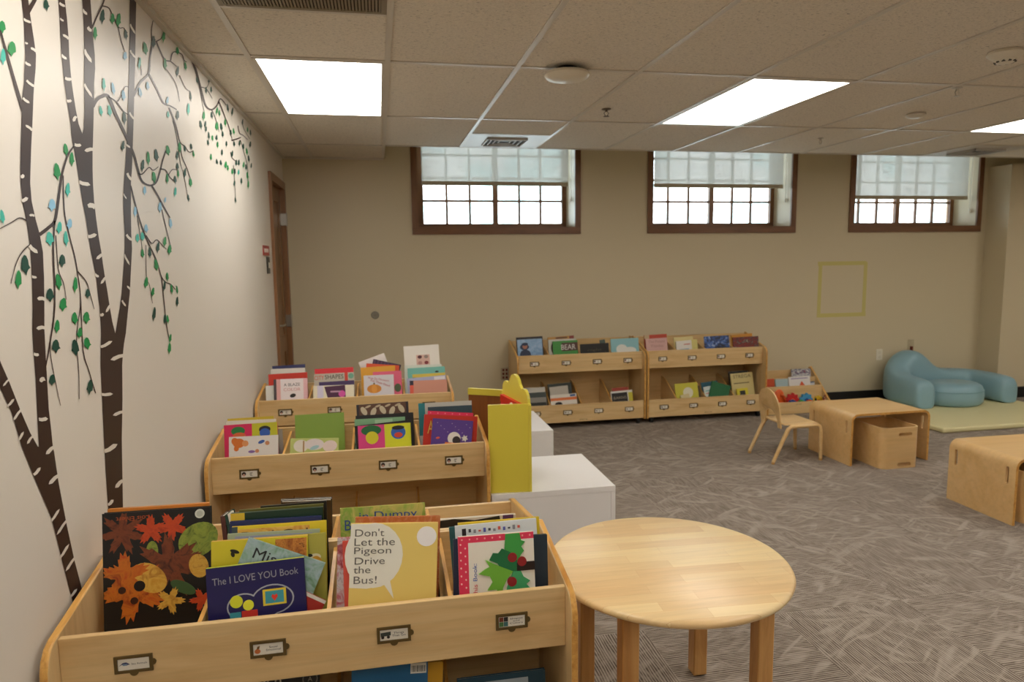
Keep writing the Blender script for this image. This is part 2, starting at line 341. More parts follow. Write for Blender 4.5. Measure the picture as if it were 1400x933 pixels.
def disc(name, px, py, prof, mat, label, cat, extra=None):
    p = atZ(px, py, ZC); t = tag(empty(name, (p.x, p.y, ZC-.006)), label, cat)
    MB().lathe([(r_, -z) for r_, z in prof], 0, 0, mat, 36).build('housing', t, smooth=True)
    if extra: extra(t)
    return t
def ap_extra(t):
    MB().lathe([(.055, 0), (.06, -.012), (.07, -.018)], 0, 0, BLACK, 24).build('mount', t)
    MB().box((-.014, -.105, -.035), (.014, -.1035, -.033), M('#8a8578', .5)).build('status_light', t)
disc('wireless_access_point', 775, 92, [(.075, .016), (.102, .02), (.108, .032), (.098, .046), (.06, .056), (.01, .058)], PLASTIC, 'white rounded wireless access point on the ceiling', 'access point', ap_extra)
def sm_extra(t):
    mb = MB()
    for k in range(10):
        a = k*math.pi/5; mb.box((.036*math.cos(a)-.006, .036*math.sin(a)-.006, -.045), (.036*math.cos(a)+.006, .036*math.sin(a)+.006, -.036), M('#4a4236', .7))
    mb.build('sensor_slots', t)
disc('smoke_detector', 1375, 70, [(.07, -.004), (.075, .008), (.062, .02), (.046, .03), (.046, .036), (.034, .046), (.01, .05)], PLASTIC, 'cream round smoke detector on the ceiling at the right', 'smoke detector', sm_extra)
disc('motion_sensor', 1252, 155, [(.055, -.004), (.06, .006), (.05, .018), (.03, .024), (.01, .026)], M('#d8d2c6', .3), 'small round white sensor on the ceiling near the right light', 'sensor')
def sprinkler(px, py, label, s=1.):
    p = atZ(px, py, ZC); t = tag(empty('fire_sprinkler', (p.x, p.y, ZC)), label, 'sprinkler', 'sprinkler heads in the ceiling')
    mm = M('#6a5d50', .35, .5, .6) if s == 1 else M('#c9c3b8', .3)
    MB().lathe([(.028*s, 0), (.03*s, -.004), (.012*s, -.008)], 0, 0, mm, 20).build('escutcheon', t, smooth=True)
    MB().tube([(0, 0, -.006), (0, 0, -.016)], .008*s, mm, 10).tube([(-.003, 0, -.014), (-.016*s, 0, -.026), (-.004, 0, -.042)], .0022, mm, 6).tube([(.003, 0, -.014), (.016*s, 0, -.026), (.004, 0, -.042)], .0022, mm, 6).lathe([(.004, -.042), (.018*s, -.044), (.018*s, -.046), (.004, -.047)], 0, 0, mm, 14).build('sprinkler_head', t)
sprinkler(829, 149, 'dark metal sprinkler head hanging between the two nearest lights'); sprinkler(1309, 120, 'pale sprinkler head near the smoke detector', .9); sprinkler(1122, 189, 'tiny pale sprinkler head beyond the middle light', .7)
# ---------------------------------------------------------------- wall fittings
def plate(name, loc, w, h_, label, cat, axis='y'):
    t = tag(empty(name, loc), label, cat); return t
t = plate('wall_outlet', (5.198, YB, .484), .07, .115, 'white wall outlet to the left of the blue couch', 'outlet')
MB().prism(rrect(-.036, -.058, .036, .058, .006), lambda u, v, w: (u, w, v), -.006, 0, PLASTIC).build('cover_plate', t)
MB().prism(rrect(-.015, .01, .015, .04, .008), lambda u, v, w: (u, w, v), -.009, -.006, M('#d8d0bc', .4)).prism(rrect(-.015, -.04, .015, -.01, .008), lambda u, v, w: (u, w, v), -.009, -.006, M('#d8d0bc', .4)).build('sockets', t)
t = plate('wall_outlet', (5.575, YB, .575), .07, .115, 'wall outlet with a red plug right above the couch back', 'outlet')
MB().prism(rrect(-.036, -.058, .036, .058, .006), lambda u, v, w: (u, w, v), -.006, 0, M('#b8aa8c', .45)).build('cover_plate', t)
MB().box((-.010, -.026, -.075), (.010, -.006, -.015), M('#6b2a1c', .5)).build('plug', t)
t = plate('wall_outlet', (1.150, YB, .456), .07, .115, 'small outlet with dark red sockets left of the far bookcase', 'outlet')
MB().prism(rrect(-.04, -.06, .04, .06, .006), lambda u, v, w: (u, w, v), -.006, 0, M('#b5a78b', .45)).build('cover_plate', t)
mb = MB()
for u in (-.016, .016):
    for v in (-.036, 0, .036): mb.prism(rrect(u-.009, v-.011, u+.009, v+.011, .003), lambda u_, v_, w: (u_, w, v_), -.01, -.006, M('#6e1f16', .5))
mb.build('sockets', t)
p = atY(513, 431, YB); t = tag(empty('wall_grommet', (p.x, YB, p.z)), 'small dark round cable grommet in the bare beige wall', 'grommet')
MB().lathe([(.034, 0), (.036, .006), (.028, .01), (.026, .004)], 0, 0, M('#8d8778', .4), 28).build('ring', t, smooth=True).rotation_euler[0] = math.pi/2
MB().lathe([(.026, 0), (.026, .003), (.005, .004)], 0, 0, BLACK, 24).build('plug', t, smooth=True).rotation_euler[0] = math.pi/2
mb = MB(); TP = M('#c6ba72', .7); q = [atY(*p_, YB) for p_ in ((1118, 357), (1184, 357), (1184, 434), (1118, 434))]
x0, x1, z1, z0 = 4.43, 4.99, 1.475, .90; k = .04; y = YB-.0008
for a, b in (((x0, z1-k), (x1, z1)), ((x0+.02, z0), (x1+.02, z0+k)), ((x0+.01, z0), (x0+.01+k, z1)), ((x1-k+.015, z0), (x1+.015, z1-.01))):
    mb.box((a[0], y, a[1]), (b[0], YB-.0002, b[1]), TP); y -= .0003
tag(mb.build('tape_outline'), 'faint yellow tape rectangle stuck on the back wall', 'tape')
t = tag(empty('room_sign', (XL, 5.20, 1.62)), 'small red room sign left of the wooden door', 'sign')
MB().box((0, -.13, -.035), (.006, .13, .035), M('#a02a20', .4)).build('sign_plate', t)
mb = MB()
for k in range(7): mb.box((.006, -.10+k*.028, -.014), (.0066, -.082+k*.028, .014), M('#e8dcd0', .5))
mb.build('lettering', t)
t = tag(empty('light_switch', (XL, 5.25, 1.515)), 'dark light switch below the red sign', 'switch')
MB().box((0, -.05, -.06), (.008, .06, .06), M('#2b2722', .4)).build('cover_plate', t); MB().box((.008, .0, -.02), (.013, .03, .02), M('#d9d2c0', .4)).build('switch_lever', t)
# ================================================================ BOOK BROWSERS
FZ, LZ = .535, .10        # bin floors
BINS = []
def browser(name, x0, x1, y0, label, flip=False, ztop=.735, cards=None, low_cards=True, logo=True, dep=.395, group=None, card_rot=0):
    BINS.append((x0+.018, x1-.018, y0-(dep if flip else 0), y0+(0 if flip else dep), 4))
    W = x1-x0; t = tag(empty(name, ((x0+x1)/2, y0, 0), math.pi if flip else 0), label, 'bookcase', group)
    H = W/2; th = .018
    prof = [(0, .05), (dep, .05), (dep, ztop-.006), (dep-.008, ztop)]+[(.055, .682), (.03, .672), (.012, .652), (.002, .626), (0, .60)]
    for s_, e in ((-H, -H+th), (H-th, H)):
        MB().prism(prof, lambda u, v, w: (w, u, v), s_, e, WZ, EDGE).build('side_panel', t, bevel=.004)
    i0, i1 = -H+th, H-th; pf = .06
    MB().box((i0, dep-.014, .055), (i1, dep, ztop-.012), WX).build('back_panel', t)
    MB().box((i0, pf, .512), (i1, pf+.016, .676), WX).build('front_panel', t, bevel=.002)
    MB().box((i0, .012, .058), (i1, .028, .222), WX).build('lower_front_panel', t, bevel=.002)
    MB().box((i0, pf+.016, FZ-.016), (i1, dep-.014, FZ), WX).build('bin_floor', t)
    MB().box((i0, .028, LZ-.018), (i1, dep-.014, LZ-.002), WX).build('bin_floor', t)
    for k in (1, 2, 3):
        x = i0+(i1-i0)*k/4
        MB().prism([(pf+.016, FZ), (dep-.014, FZ), (dep-.014, ztop-.03), (pf+.016, .674)], lambda u, v, w: (w, u, v), x-.005, x+.005, WY, EDGE).build('divider', t)
        MB().prism([(.028, LZ), (dep-.014, LZ), (dep-.014, .375), (.33, .365), (.028, .205)], lambda u, v, w: (w, u, v), x-.005, x+.005, WY, EDGE).build('divider', t)
    for sx in (-1, 1):
        for sy in (.05, dep-.06):
            x = sx*(H-.06)
            MB().tube([(x-.012, sy, .024), (x+.012, sy, .024)], .024, BLACK, 16).box((x-.016, sy-.014, .04), (x+.016, sy+.014, .052), M('#3a3836', .4)).build('caster', t)
    if logo:
        MB().text('Jonti-Craft', lambda u, v: (u, .0115, v), .01, .076, .075, M('#3a2a16', .6)).build('maker_mark', t)
    def card(x, y, z, body, icon=None, vague=False, rot=0):
        cr, sr = math.cos(rot), math.sin(rot); fm = lambda u, v, w: (x+u*cr-v*sr, y+w, z+v*cr+u*sr)
        f = MB(); a, b = .042, .021; i_, j_ = .0345, .0145
        for (p, q) in (((-a, -b), (-i_, b)), ((i_, -b), (a, b)), ((-i_, -b), (i_, -j_)), ((-i_, j_), (i_, b))):
            f.prism([(p[0], p[1]), (q[0], p[1]), (q[0], q[1]), (p[0], q[1])], fm, -.004, 0, BRASS)
        f.prism(arc(0, -b+.001, .010, 180, 360, 8), fm, -.003, 0, BRASS)
        for s_ in (-1, 1): f.prism(arc(s_*a, 0, .0075, -90*s_, 90*s_, 8), fm, -.003, 0, BRASS)
        o = f.build('card_holder', t)
        c = MB(); c.prism([(-i_, -j_), (i_, -j_), (i_, j_), (-i_, j_)], fm, -.0012, 0, CARD); f2 = lambda u, v: fm(u, v, -.0016)
        if icon: icon(c, fm)
        if body: c.text(body, f2, .012, 0, .034, INK, {0: .0045, 1: .012, 2: .017}[body.count('\n')])
        elif vague:
            for (u0, v0, u1, v1) in ((.002, .003, .014, .006), (.001, -.003, .010, 0.), (.003, -.0085, .012, -.0058)):
                c.prism([(u0, v0), (u1, v0), (u1, v1), (u0, v1)], fm, -.0016, -.0012, M('#77705f', .6))
        c.build('card', o)
        return o
    for k in range(4):
        x = i0+(i1-i0)*(k+.5)/4+.006
        body, icon, vg = (cards[k] if cards else (None, face_icon, True))
        card(x, pf, .598, body, icon, vg, card_rot if cards else 0)
        if low_cards: card(x, .012, .150, None, dark_icon, True)
    return t
def pr_(c, fm, pts, col, lay=1): c.prism(pts, fm, -.0014-.0003*lay, -.0012, M(col, .6))
def face_icon(c, fm): pr_(c, fm, [(-.031+.008+.009*math.cos(a*.5236), .001+.009*math.sin(a*.5236)) for a in range(12)], '#2a1a16'); pr_(c, fm, [(-.023+.0055*math.cos(a*.5236), -.004+.0055*math.sin(a*.5236)) for a in range(12)], '#c99a86', 2)
def dark_icon(c, fm): pr_(c, fm, [(-.028, -.006), (-.012, -.006), (-.012, .006), (-.028, .006)], '#8a8274')
def whale_icon(c, fm): pr_(c, fm, [(-.033, -.004), (-.024, .004), (-.016, .005), (-.008, -.001), (-.016, -.002), (-.026, 0)], '#3b3f66'); pr_(c, fm, [(-.024, -.003), (-.014, -.003), (-.014, .001), (-.024, .001)], '#7c93a8', 2)
def orange_icon(c, fm): pr_(c, fm, [(-.025+.007*math.cos(a*.5236), -.005+.006*math.sin(a*.5236)) for a in range(12)], '#c8713a'); pr_(c, fm, [(-.027, .001), (-.021, .001), (-.019, .009), (-.025, .007)], '#7c5a2c', 2)
def bus_icon(c, fm): pr_(c, fm, [(-.033, -.004), (-.008, -.002), (-.008, .008), (-.033, .006)], '#3b423c'); [pr_(c, fm, [(x+.004*math.cos(a*.7854), -.006+.004*math.sin(a*.7854)) for a in range(8)], '#2a1c1a', 2) for x in (-.028, -.014)]
def quad_icon(c, fm):
    for (x, z, col) in ((-.033, 0, '#7c3a22'), (-.021, .0, '#2b2723'), (-.033, -.013, '#4c7a44'), (-.021, -.013, '#3d6a6a')): pr_(c, fm, [(x, z), (x+.011, z), (x+.011, z+.012), (x, z+.012)], col)
SA = browser('book_browser', -.772, .472, 1.60, 'nearest two-tier maple book browser with four brass card holders, left of the round table', group=None,
             cards=[('Sea Animals', whale_icon, 0), ('Social\nEmotional', orange_icon, 0), ('Things\nThat Go', bus_icon, 0), ('Shapes\nand\nColors', quad_icon, 0)], low_cards=False)
SR = browser('book_browser', -.778, .452, 2.392, 'maple book browser backed against the nearest one and facing away', flip=True, low_cards=False, logo=False, cards=[(None, None, False)]*4)
SB = browser('book_browser', -.772, .482, 3.08, 'maple book browser behind the nearest pair, left of the yellow puppet theatre', low_cards=False)
SC = browser('book_browser', -.778, .455, 4.365, 'third maple book browser in line along the mural wall, below the wooden door', low_cards=False)
SD = browser('book_browser', 1.178, 2.392, 5.90, 'left of the two maple bookcases against the back wall', ztop=.785, dep=.42)
SE = browser('book_browser', 2.404, 3.618, 5.90, 'right of the two maple bookcases against the back wall', ztop=.785, dep=.42)
# low display stand right of the bookcases
t = tag(empty('low_book_display', (3.99, 5.93, 0)), 'low maple three-step book display right of the tall bookcases', 'book display')
W = .345
for s_ in (-1, 1):
    MB().prism([(0, 0), (.36, 0), (.36, .40), (.33, .41), (.02, .13), (0, .115)], lambda u, v, w: (w, u, v), s_*W-(.018 if s_ > 0 else 0), s_*W+(.018 if s_ < 0 else 0), WZ, EDGE).build('side_panel', t, bevel=.003)
MB().box((-W+.018, .01, .004), (W-.018, .026, .118), WX).text('Jonti-Craft', lambda u, v: (u, .0095, v), .0, .095, .06, M('#3a2a16', .6)).build('front_panel', t)
MB().box((-W+.018, .125, .0), (W-.018, .137, .255), WX).build('middle_rail', t); MB().box((-W+.018, .345, .0), (W-.018, .358, .38), WX).build('back_panel', t)
MB().box((-W+.018, .235, .0), (W-.018, .245, .318), WX).build('middle_rail', t)
MB().box((-W+.018, .026, .03), (W-.018, .125, .04), WX).box((-W+.018, .137, .10), (W-.018, .235, .11), WX).box((-W+.018, .245, .16), (W-.018, .345, .17), WX).build('shelf', t)
BINS.append((3.663, 4.317, 5.94, 6.30, 1))
# ================================================================ BOOKS
def book(yb, lean, TL, TR, col, label, z0=FZ, h=None, t=.012, spine='L', spc=None, pages=None, art=(), title=(), name='picture_book', cat='book', side=1, grp=None, scol=None, soft=False):
    """front cover lies in a plane through (y=yb, z=z0) that leans back; TL/TR are the sight lines to its upper corners"""
    tn = math.tan(math.radians(lean)); P = []
    for (px, py) in (TL, TR):
        d = ray(px, py); s_ = (yb+(HC-z0)*tn)/(d.y-d.z*tn); P.append(CAM+d*s_)
    u = (P[1]-P[0]); w = u.length; u.normalize(); n = Vector((0, -math.cos(math.radians(lean)), math.sin(math.radians(lean))))
    u = (u-n*u.dot(n)).normalized(); v = (-n).cross(u) if (-n).cross(u).z > 0 else n.cross(u)
    # reach the bin floor with the lower corner
    lo = min(P[0].z, P[1].z); hh = (lo-z0-.0012-t*abs(math.sin(math.radians(lean))))/v.z
    O = P[0]-v*hh
    for (bx0, bx1, by0, by1, nb) in BINS:                 # keep each book inside its own bin
        mx = (P[0].x+P[1].x)/2
        if by0 < yb < by1 and bx0-.03 < mx < bx1+.03:
            k = min(nb-1, max(0, int(nb*(mx-bx0)/(bx1-bx0)))); lo_, hi_ = bx0+(bx1-bx0)*k/nb+.0095, bx0+(bx1-bx0)*(k+1)/nb-.0095
            for _ in range(3):
                xs_ = [q_.x for q_ in (O, P[0], O+u*w, P[0]+u*w)]; over = (max(xs_)-min(xs_))-(hi_-lo_)
                if over > 0: w -= over/max(.5, u.x)+.0005
            xs_ = [q_.x for q_ in (O, P[0], O+u*w, P[0]+u*w)]; sh = max(0, lo_-min(xs_))-max(0, max(xs_)-hi_)
            O.x += sh; P[0].x += sh; P[1] = P[0]+u*w
    low = min(O.z, (O+u*w).z)
    r = tag(empty(name), label, cat, grp)
    back = v.cross(u) if v.cross(u).y > 0 else u.cross(v)
    m = Matrix((u, back, v)).transposed().to_4x4(); m.translation = O; r.matrix_world = m
    cm = col if not isinstance(col, str) else M(col, .35); sm = M(spc, .35) if isinstance(spc, str) else (spc or cm)
    pm = M(pages, .8) if pages else PAGE
    H = hh; b = .0016; c = MB(); q = min(.003, t*.25)
    c.box((0, 0, 0), (w, b, H), cm).box((0, t-b, 0), (w, t, H), cm)
    if spine == 'L': c.box((0, b, 0), (b, t-b, H), sm); pg = ((b, b, q), (w-q, t-b, H-q))
    elif spine == 'R': c.box((w-b, b, 0), (w, t-b, H), sm); pg = ((q, b, q), (w-b, t-b, H-q))
    elif spine == 'T': c.box((0, b, H-b), (w, t-b, H), sm); pg = ((q, b, q), (w-q, t-b, H-b))
    else: c.box((0, b, 0), (w, t-b, b), sm); pg = ((q, b, b), (w-q, t-b, H-q))
    c.build('cover', r)
    MB().box(pg[0], pg[1], pm).build('pages', r)
    if art:
        a = MB(); k = 0
        fm = lambda u_, v_, w_: (u_*w, w_, H-v_*w)          # both in widths, v down from the top edge
        for it in art:
            k += 1; y1 = -.00015*k-.0001; y0 = 0
            kind = it[0]; cc = it[-1] if not isinstance(it[-1], str) else M(it[-1], .4)
            if kind == 'r': _, u0, v0, u1, v1, _c = it; v1 = min(v1, H/w); a.prism([(u0, v0), (u0, v1), (u1, v1), (u1, v0)], fm, y1, y0, cc)
            elif kind == 'c':
                _, cu, cv, rr, _c = it
                if cv-rr < H/w: a.prism([(cu+rr*math.cos(k_*math.pi/12), min(H/w, cv-rr*math.sin(k_*math.pi/12))) for k_ in range(24)], fm, y1, y0, cc)
            elif kind == 'e':
                _, cu, cv, ru, rv, rot, _c = it; rot = math.radians(rot)
                a.prism([(cu+ru*math.cos(k_*math.pi/12)*math.cos(rot)-rv*math.sin(k_*math.pi/12)*math.sin(rot), min(H/w, cv-(ru*math.cos(k_*math.pi/12)*math.sin(rot)+rv*math.sin(k_*math.pi/12)*math.cos(rot)))) for k_ in range(24)], fm, y1, y0, cc)
            elif kind == 'p': a.prism([(min(.997, max(.003, x_)), min(H/w, max(.003, y_))) for x_, y_ in it[1]][::-1], fm, y1, y0, cc)
        a.build('cover_picture', r, recalc=True)
    if title:
        tt = MB()
        for body, cu, cv, tw, tc, *rest in title:
            th_ = rest[0] if rest else None; rot = rest[1] if len(rest) > 1 else 0
            tt.text(body, lambda u_, v_: (u_, -.00015*(len(art)+2)-.0003, v_), cu*w, H-cv*w, tw*w, M(tc, .5), th_*w if th_ else None, math.radians(rot))
        tt.build('title', r)
    return r
def leafpts(cx, cy, s_, n, rot, jag=.45):
    pts = []
    for k in range(2*n):
        a = rot+math.pi*k/n; rr = s_*(1 if k % 2 == 0 else 1-jag); pts.append((cx+rr*math.cos(a), cy+rr*math.sin(a)))
    return pts
def maple(cx, cy, s_, rot, lobes=5, ser=.09):
    pts = []
    for k in range(64):
        a = 2*math.pi*k/64; b_ = abs(math.cos(lobes*a/2))**1.5; rr = s_*(.40+.60*b_)*(1+ser*(1 if k % 2 else -1)*(.4+b_))
        pts.append((cx+rr*math.cos(a+rot), cy+rr*math.sin(a+rot)))
    return pts
A0 = 1.60
def a_(d): return A0+d
BA = 'nearest browser'
# --- nearest browser, first bin
LF_R, LF_O, LF_G, LF_Y = MX('#a8341e', '#c2481f', '#8c2416', scale=25), MX('#b8441c', '#c8701f', '#8a2c14', scale=22), MX('#5f7a33', '#8d9a3c', '#4a5c24', scale=30), MX('#c8902c', '#d8ac48', '#a86c20', scale=30)
LF_B = MX('#5c2a1c', '#7c3f24', '#3c1c16', scale=28)
autumn = [('p', maple(.18, .20, .21, .3, 7), LF_B), ('p', maple(.44, .19, .145, -1.57), LF_R), ('p', maple(.64, .17, .145, .4), LF_R),
          ('e', .45, .40, .055, .10, 0, LF_G), ('e', .88, .32, .20, .16, 35, LF_G), ('p', maple(.60, .56, .31, .2, 7), LF_B), ('p', maple(.78, .50, .13, .9), LF_B),
          ('e', .88, .58, .09, .12, 15, LF_Y), ('p', maple(.27, .77, .30, .5), LF_O), ('e', .42, .66, .13, .18, 50, LF_Y), ('p', maple(.20, .62, .22, .9), LF_O),
          ('e', .73, .78, .13, .055, -30, M('#3d5a34', .4)), ('p', maple(.61, .90, .13, .1), LF_Y), ('p', maple(.90, .92, .11, .6), LF_R),
          ('c', .33, .73, .052, '#0e0c0c'), ('c', .17, .76, .035, '#3a1c12'), ('c', .28, .87, .035, '#3a1c12'), ('c', .90, .06, .045, '#cfd0c4'), ('c', .90, .06, .030, '#b9bcb0')]
book(a_(.238), 8, (143, 703), (291, 693), '#141516', 'black board book covered in autumn leaves, at the left end of the nearest browser', t=.016, spine='B', art=autumn,
     title=[('Lois Ehlert', .28, .062, .30, '#b4552c', .045, 180)], name='board_book')
book(a_(.256), 8, (147, 697), (285, 688), '#c4772a', 'orange-topped book showing just above the black autumn-leaf book', t=.014, spine='T')
book(a_(.25), 10, (297, 707), (303, 706), '#5a2f28', 'brown book spine peeking out right of the black autumn-leaf book', t=.085)
book(a_(.25), 10, (307, 705), (311, 704), '#1f3d31', 'dark green book spine peeking out right of the black autumn-leaf book', t=.09)
# second bin
book(a_(.082), 10, (277, 779), (411, 763), '#1d1a52', 'navy board book reading The I LOVE YOU Book in silver letters', t=.014, spine='T', spc='#b7bd2c', name='board_book',
     title=[('The I LOVE YOU Book', .50, .135, .88, '#9a9aa6', .075, 1.5)],
     art=[('e', .36, .44, .17, .14, 0, '#a8abb4'), ('e', .66, .40, .22, .16, 0, '#a8abb4'), ('p', [(.22, .46), (.5, .34), (.86, .46), (.6, .62), (.35, .62)], '#a8abb4'),
          ('e', .36, .44, .155, .126, 0, '#1d1a52'), ('e', .66, .40, .205, .146, 0, '#1d1a52'), ('p', [(.24, .46), (.5, .355), (.84, .46), (.6, .60), (.35, .60)], '#1d1a52'),
          ('r', .56, .29, .80, .46, '#d8c236'), ('r', .585, .31, .775, .44, '#3e95a0'), ('p', [(.68, .42), (.645, .37), (.66, .345), (.68, .36), (.70, .345), (.715, .37)], '#d83a24'),
          ('c', .29, .38, .065, '#cfd22e'), ('c', .41, .43, .055, '#dede38'), ('r', .34, .485, .50, .6, '#c8352a'), ('r', .22, .49, .33, .6, '#3e95a0')])
book(a_(.105), 10, (321, 737), (434, 775), MX('#4c7a44', '#86a596', '#9fb4b8', '#6f9a78', scale=14), 'tilted green and grey paperback reading Miss T behind the navy book', h=.215, t=.009, spine='L', pages='#e9e4da',
     title=[('Miss T', .42, .15, .58, '#1c1c22', .13)])
book(a_(.0975), 10, (412, 806), (447, 822), '#a8342c', 'small red and white book tilted low between the navy book and the divider', t=.005, art=[('r', 0, 0, 1, .12, '#dcd6cc')])
book(a_(.122), 10, (281, 742), (413, 733), '#cfc02f', 'yellow board book with an orange top edge behind the tilted Miss T book', t=.012, spine='T', spc='#c88a28', name='board_book',
     art=[('r', .66, .02, .99, .5, MX('#7c3f1c', '#a8642a', '#c8843a', '#5c2c18', scale=40)), ('e', .24, .12, .05, .02, -20, '#1c1712'), ('e', .22, .15, .02, .03, 20, '#1c1712')])
book(a_(.138), 10, (330, 738), (446, 729), '#a9a348', 'olive book with a small bee picture behind the yellow board book', t=.010,
     art=[('e', .84, .30, .10, .055, 15, '#d8cfae'), ('e', .88, .36, .07, .09, 0, '#cf9a34'), ('e', .80, .26, .04, .02, 0, '#2a2a26')])
book(a_(.152), 10, (311, 731), (437, 724), '#9ba68c', 'thin grey-green book between the olive and the orange-yellow book', t=.010, pages='#c9cdd0', art=[('r', .08, .03, .92, .2, '#8f93b0')])
book(a_(.170), 10, (320, 721), (449, 712), '#d8c22e', 'orange-yellow book with a tall thin D on the cover and a bright yellow right strip', t=.010, pages='#c9a05c',
     art=[('r', .06, .03, .82, .5, MX('#d8a23c', '#e0b85a', '#c8822e', scale=18)), ('r', .0, .0, .06, .4, '#3b4a4c')], title=[('D   l G  l', .45, .12, .70, '#6b4a22', .12)])
book(a_(.188), 10, (314, 714), (439, 706), '#242c58', 'navy book with a pale blue top edge', t=.013, pages='#a9b8dc', spc='#242c58')
book(a_(.207), 10, (315, 703), (441, 694), '#16301f', 'dark green book with a yellow block at the left of its spine', t=.018, spine='T', spc='#18351f', art=[('r', 0, 0, .15, .3, '#cfae2e')])
book(a_(.232), 10, (327, 698), (442, 689), '#5d5a24', 'thin olive book at the back of the second bin', t=.008, spine='T', spc='#8a8236')
book(a_(.245), 10, (356, 693), (446, 685), '#15130f', 'near-black book at the very back of the second bin', t=.012, spine='T', spc='#201c14')
# third bin
book(a_(.085), 10, (480, 717), (599, 715), '#e8cc72', "pale yellow book reading Don't Let the Pigeon Drive the Bus!", t=.012, name='picture_book',
     art=[('e', .27, .36, .33, .37, 0, '#e9e6d8'), ('r', .0, .0, .28, .60, '#e9e6d8'), ('p', [(.0, .6), (.28, .6), (.36, .62), (.50, .84), (.40, .70), (.2, .735), (.0, .72)], '#e9e6d8'),
          ('p', [(.37, .66), (.51, .86), (.45, .6)], '#e9e6d8'), ('c', .87, .155, .115, '#f2eeec')],
     title=[("Don't", .215, .10, .33, '#6f6c64', .085), ('Let the', .275, .205, .46, '#6f6c64', .085), ('Pigeon', .255, .315, .42, '#6f6c64', .10), ('Drive', .225, .42, .34, '#6f6c64', .08), ('the', .14, .52, .19, '#6f6c64', .08), ('Bus!', .18, .635, .26, '#6f6c64', .085)])
book(a_(.102), 10, (468, 741), (590, 730), '#d8584a', 'coral red book edge just left of the pale yellow pigeon title book', t=.008)
book(a_(.114), 10, (450, 737), (570, 732), MX('#8a2c34', '#b86a72', '#c9c3c4', '#6c2228', scale=22), 'dark red photo book left of the coral book', t=.010, spine='L')
book(a_(.150), 10, (486, 708), (602, 706), MX('#c98a5a', '#b8622e', '#d8a27a', scale=16), 'orange-brown book behind the pale yellow pigeon title book', t=.012)
book(a_(.190), 10, (465, 696), (581, 688), MX('#a8a843', '#c2b463', '#7fa03c', '#b8a06a', scale=12), 'green book with blue bubble letters at the back of the third bin', t=.012, pages='#d9c8a0',
     title=[('in Dumpy', .56, .12, .68, '#2b4a86', .12), ('Br', .12, .20, .14, '#2b4a86', .12)])
book(a_(.235), 10, (572, 712), (600, 708), '#1a1714', 'small black book edge at the back right of the third bin', t=.010, h=.2)
# fourth bin
def holly():
    X_ = lambda pts: [(.27+(x-.15)*.86, y*.98) for x, y in pts]
    return [('r', 0, 0, 1, 1.3, '#e03a5a'), ('r', .13, .085, 1.0, 1.3, '#e9e2d4')]+[('c', .05+.1*k, .04, .011, '#f0a8a0') for k in range(10)]+[('c', .03+.06*(k % 2), .10+.05*k, .010, '#f2c8c0') for k in range(12)] + [
        ('p', X_([(.56, .0), (.78, .0), (.80, .10), (.86, .12), (.80, .18), (.84, .24), (.78, .30), (.70, .45), (.60, .33), (.54, .2)]), '#3f9a45'),
        ('p', X_([(.30, .33), (.36, .24), (.44, .25), (.50, .19), (.62, .24), (.76, .40), (.72, .50), (.58, .50), (.48, .46), (.42, .38)]), '#1c6b3e'),
        ('p', X_([(.13, .50), (.24, .44), (.30, .42), (.24, .32), (.36, .38), (.46, .42), (.66, .50), (.56, .60), (.50, .70), (.46, .88), (.40, .72), (.26, .72), (.34, .62), (.30, .54)]), '#6fae3a'),
        ('p', X_([(.66, .50), (.78, .50), (.82, .58), (.92, .64), (.86, .68), (.94, .76), (.84, .78), (.86, .90), (.70, .94), (.50, .98), (.56, .70)]), '#3f9a62'), ('r', .76, .38, 1., .49, '#241612'),
        ('c', .705, .31, .062, '#8f2024'), ('c', .83, .37, .062, '#8f2024'), ('c', .69, .62, .062, '#8f2024')]
book(a_(.086), 10, (626, 735), (729, 727), '#e9e2d4', 'white spiral book with green leaves and red berries and a pink dotted border', t=.010, spine='L', spc='#e03a5a', art=holly(), name='spiral_book',
     title=[('Book:', .205, .46, .22, '#3a62b0', .055, 90), ('This', .205, .70, .17, '#c8384a', .055, 90)])
book(a_(.102), 10, (611, 739), (668, 736), '#27324a', 'dark navy book left of the white berry book', t=.010, pages='#b9bbb4')
book(a_(.114), 10, (654, 737), (748, 731), '#26333f', 'dark slate book edge right of the white berry book', t=.012)
book(a_(.134), 10, (622, 720), (733, 709), '#d8dcdc', 'white book with tiny scattered lettering behind the berry book', t=.008,
     art=[('r', .08, .04, .13, .13, '#2a2226')]+[('r', .16+.06*k, .05+.01*(k % 3), .19+.06*k, .09+.012*(k % 2), ['#3a3a44', '#8a8a90', '#c85a4a', '#5a62a8'][k % 4]) for k in range(11)]+[('c', .3+.17*k, .2+.03*(k % 2), .012, ['#c86aa8', '#5a8ac0'][k % 2]) for k in range(4)])
book(a_(.146), 10, (626, 716), (737, 707), '#dcbf2c', 'bright yellow book behind the white lettered book', t=.009)
book(a_(.175), 10, (614, 722), (630, 720), '#2c5a60', 'small teal book edge left of the white lettered book', t=.010, h=.24)
# the browser that faces away
book(A0+.60, -8, (602, 711), (722, 702), '#e0dccf', 'white book with a black torn band, in the far half of the nearest double browser', t=.008, art=[('p', [(.02, .02), (.25, .0), (.5, .04), (.8, .0), (.82, .10), (.3, .13), (.02, .16)], '#24221e'), ('r', .84, .0, .97, .1, '#5a3a6c')])
book(A0+.62, -8, (412, 685), (479, 682), '#4a3a22', 'brown book standing in the far half of the nearest double browser', t=.012)
book(A0+.645, -8, (405, 683), (474, 680), '#171310', 'black-topped book behind the brown one in the far half of the nearest double browser', t=.010)
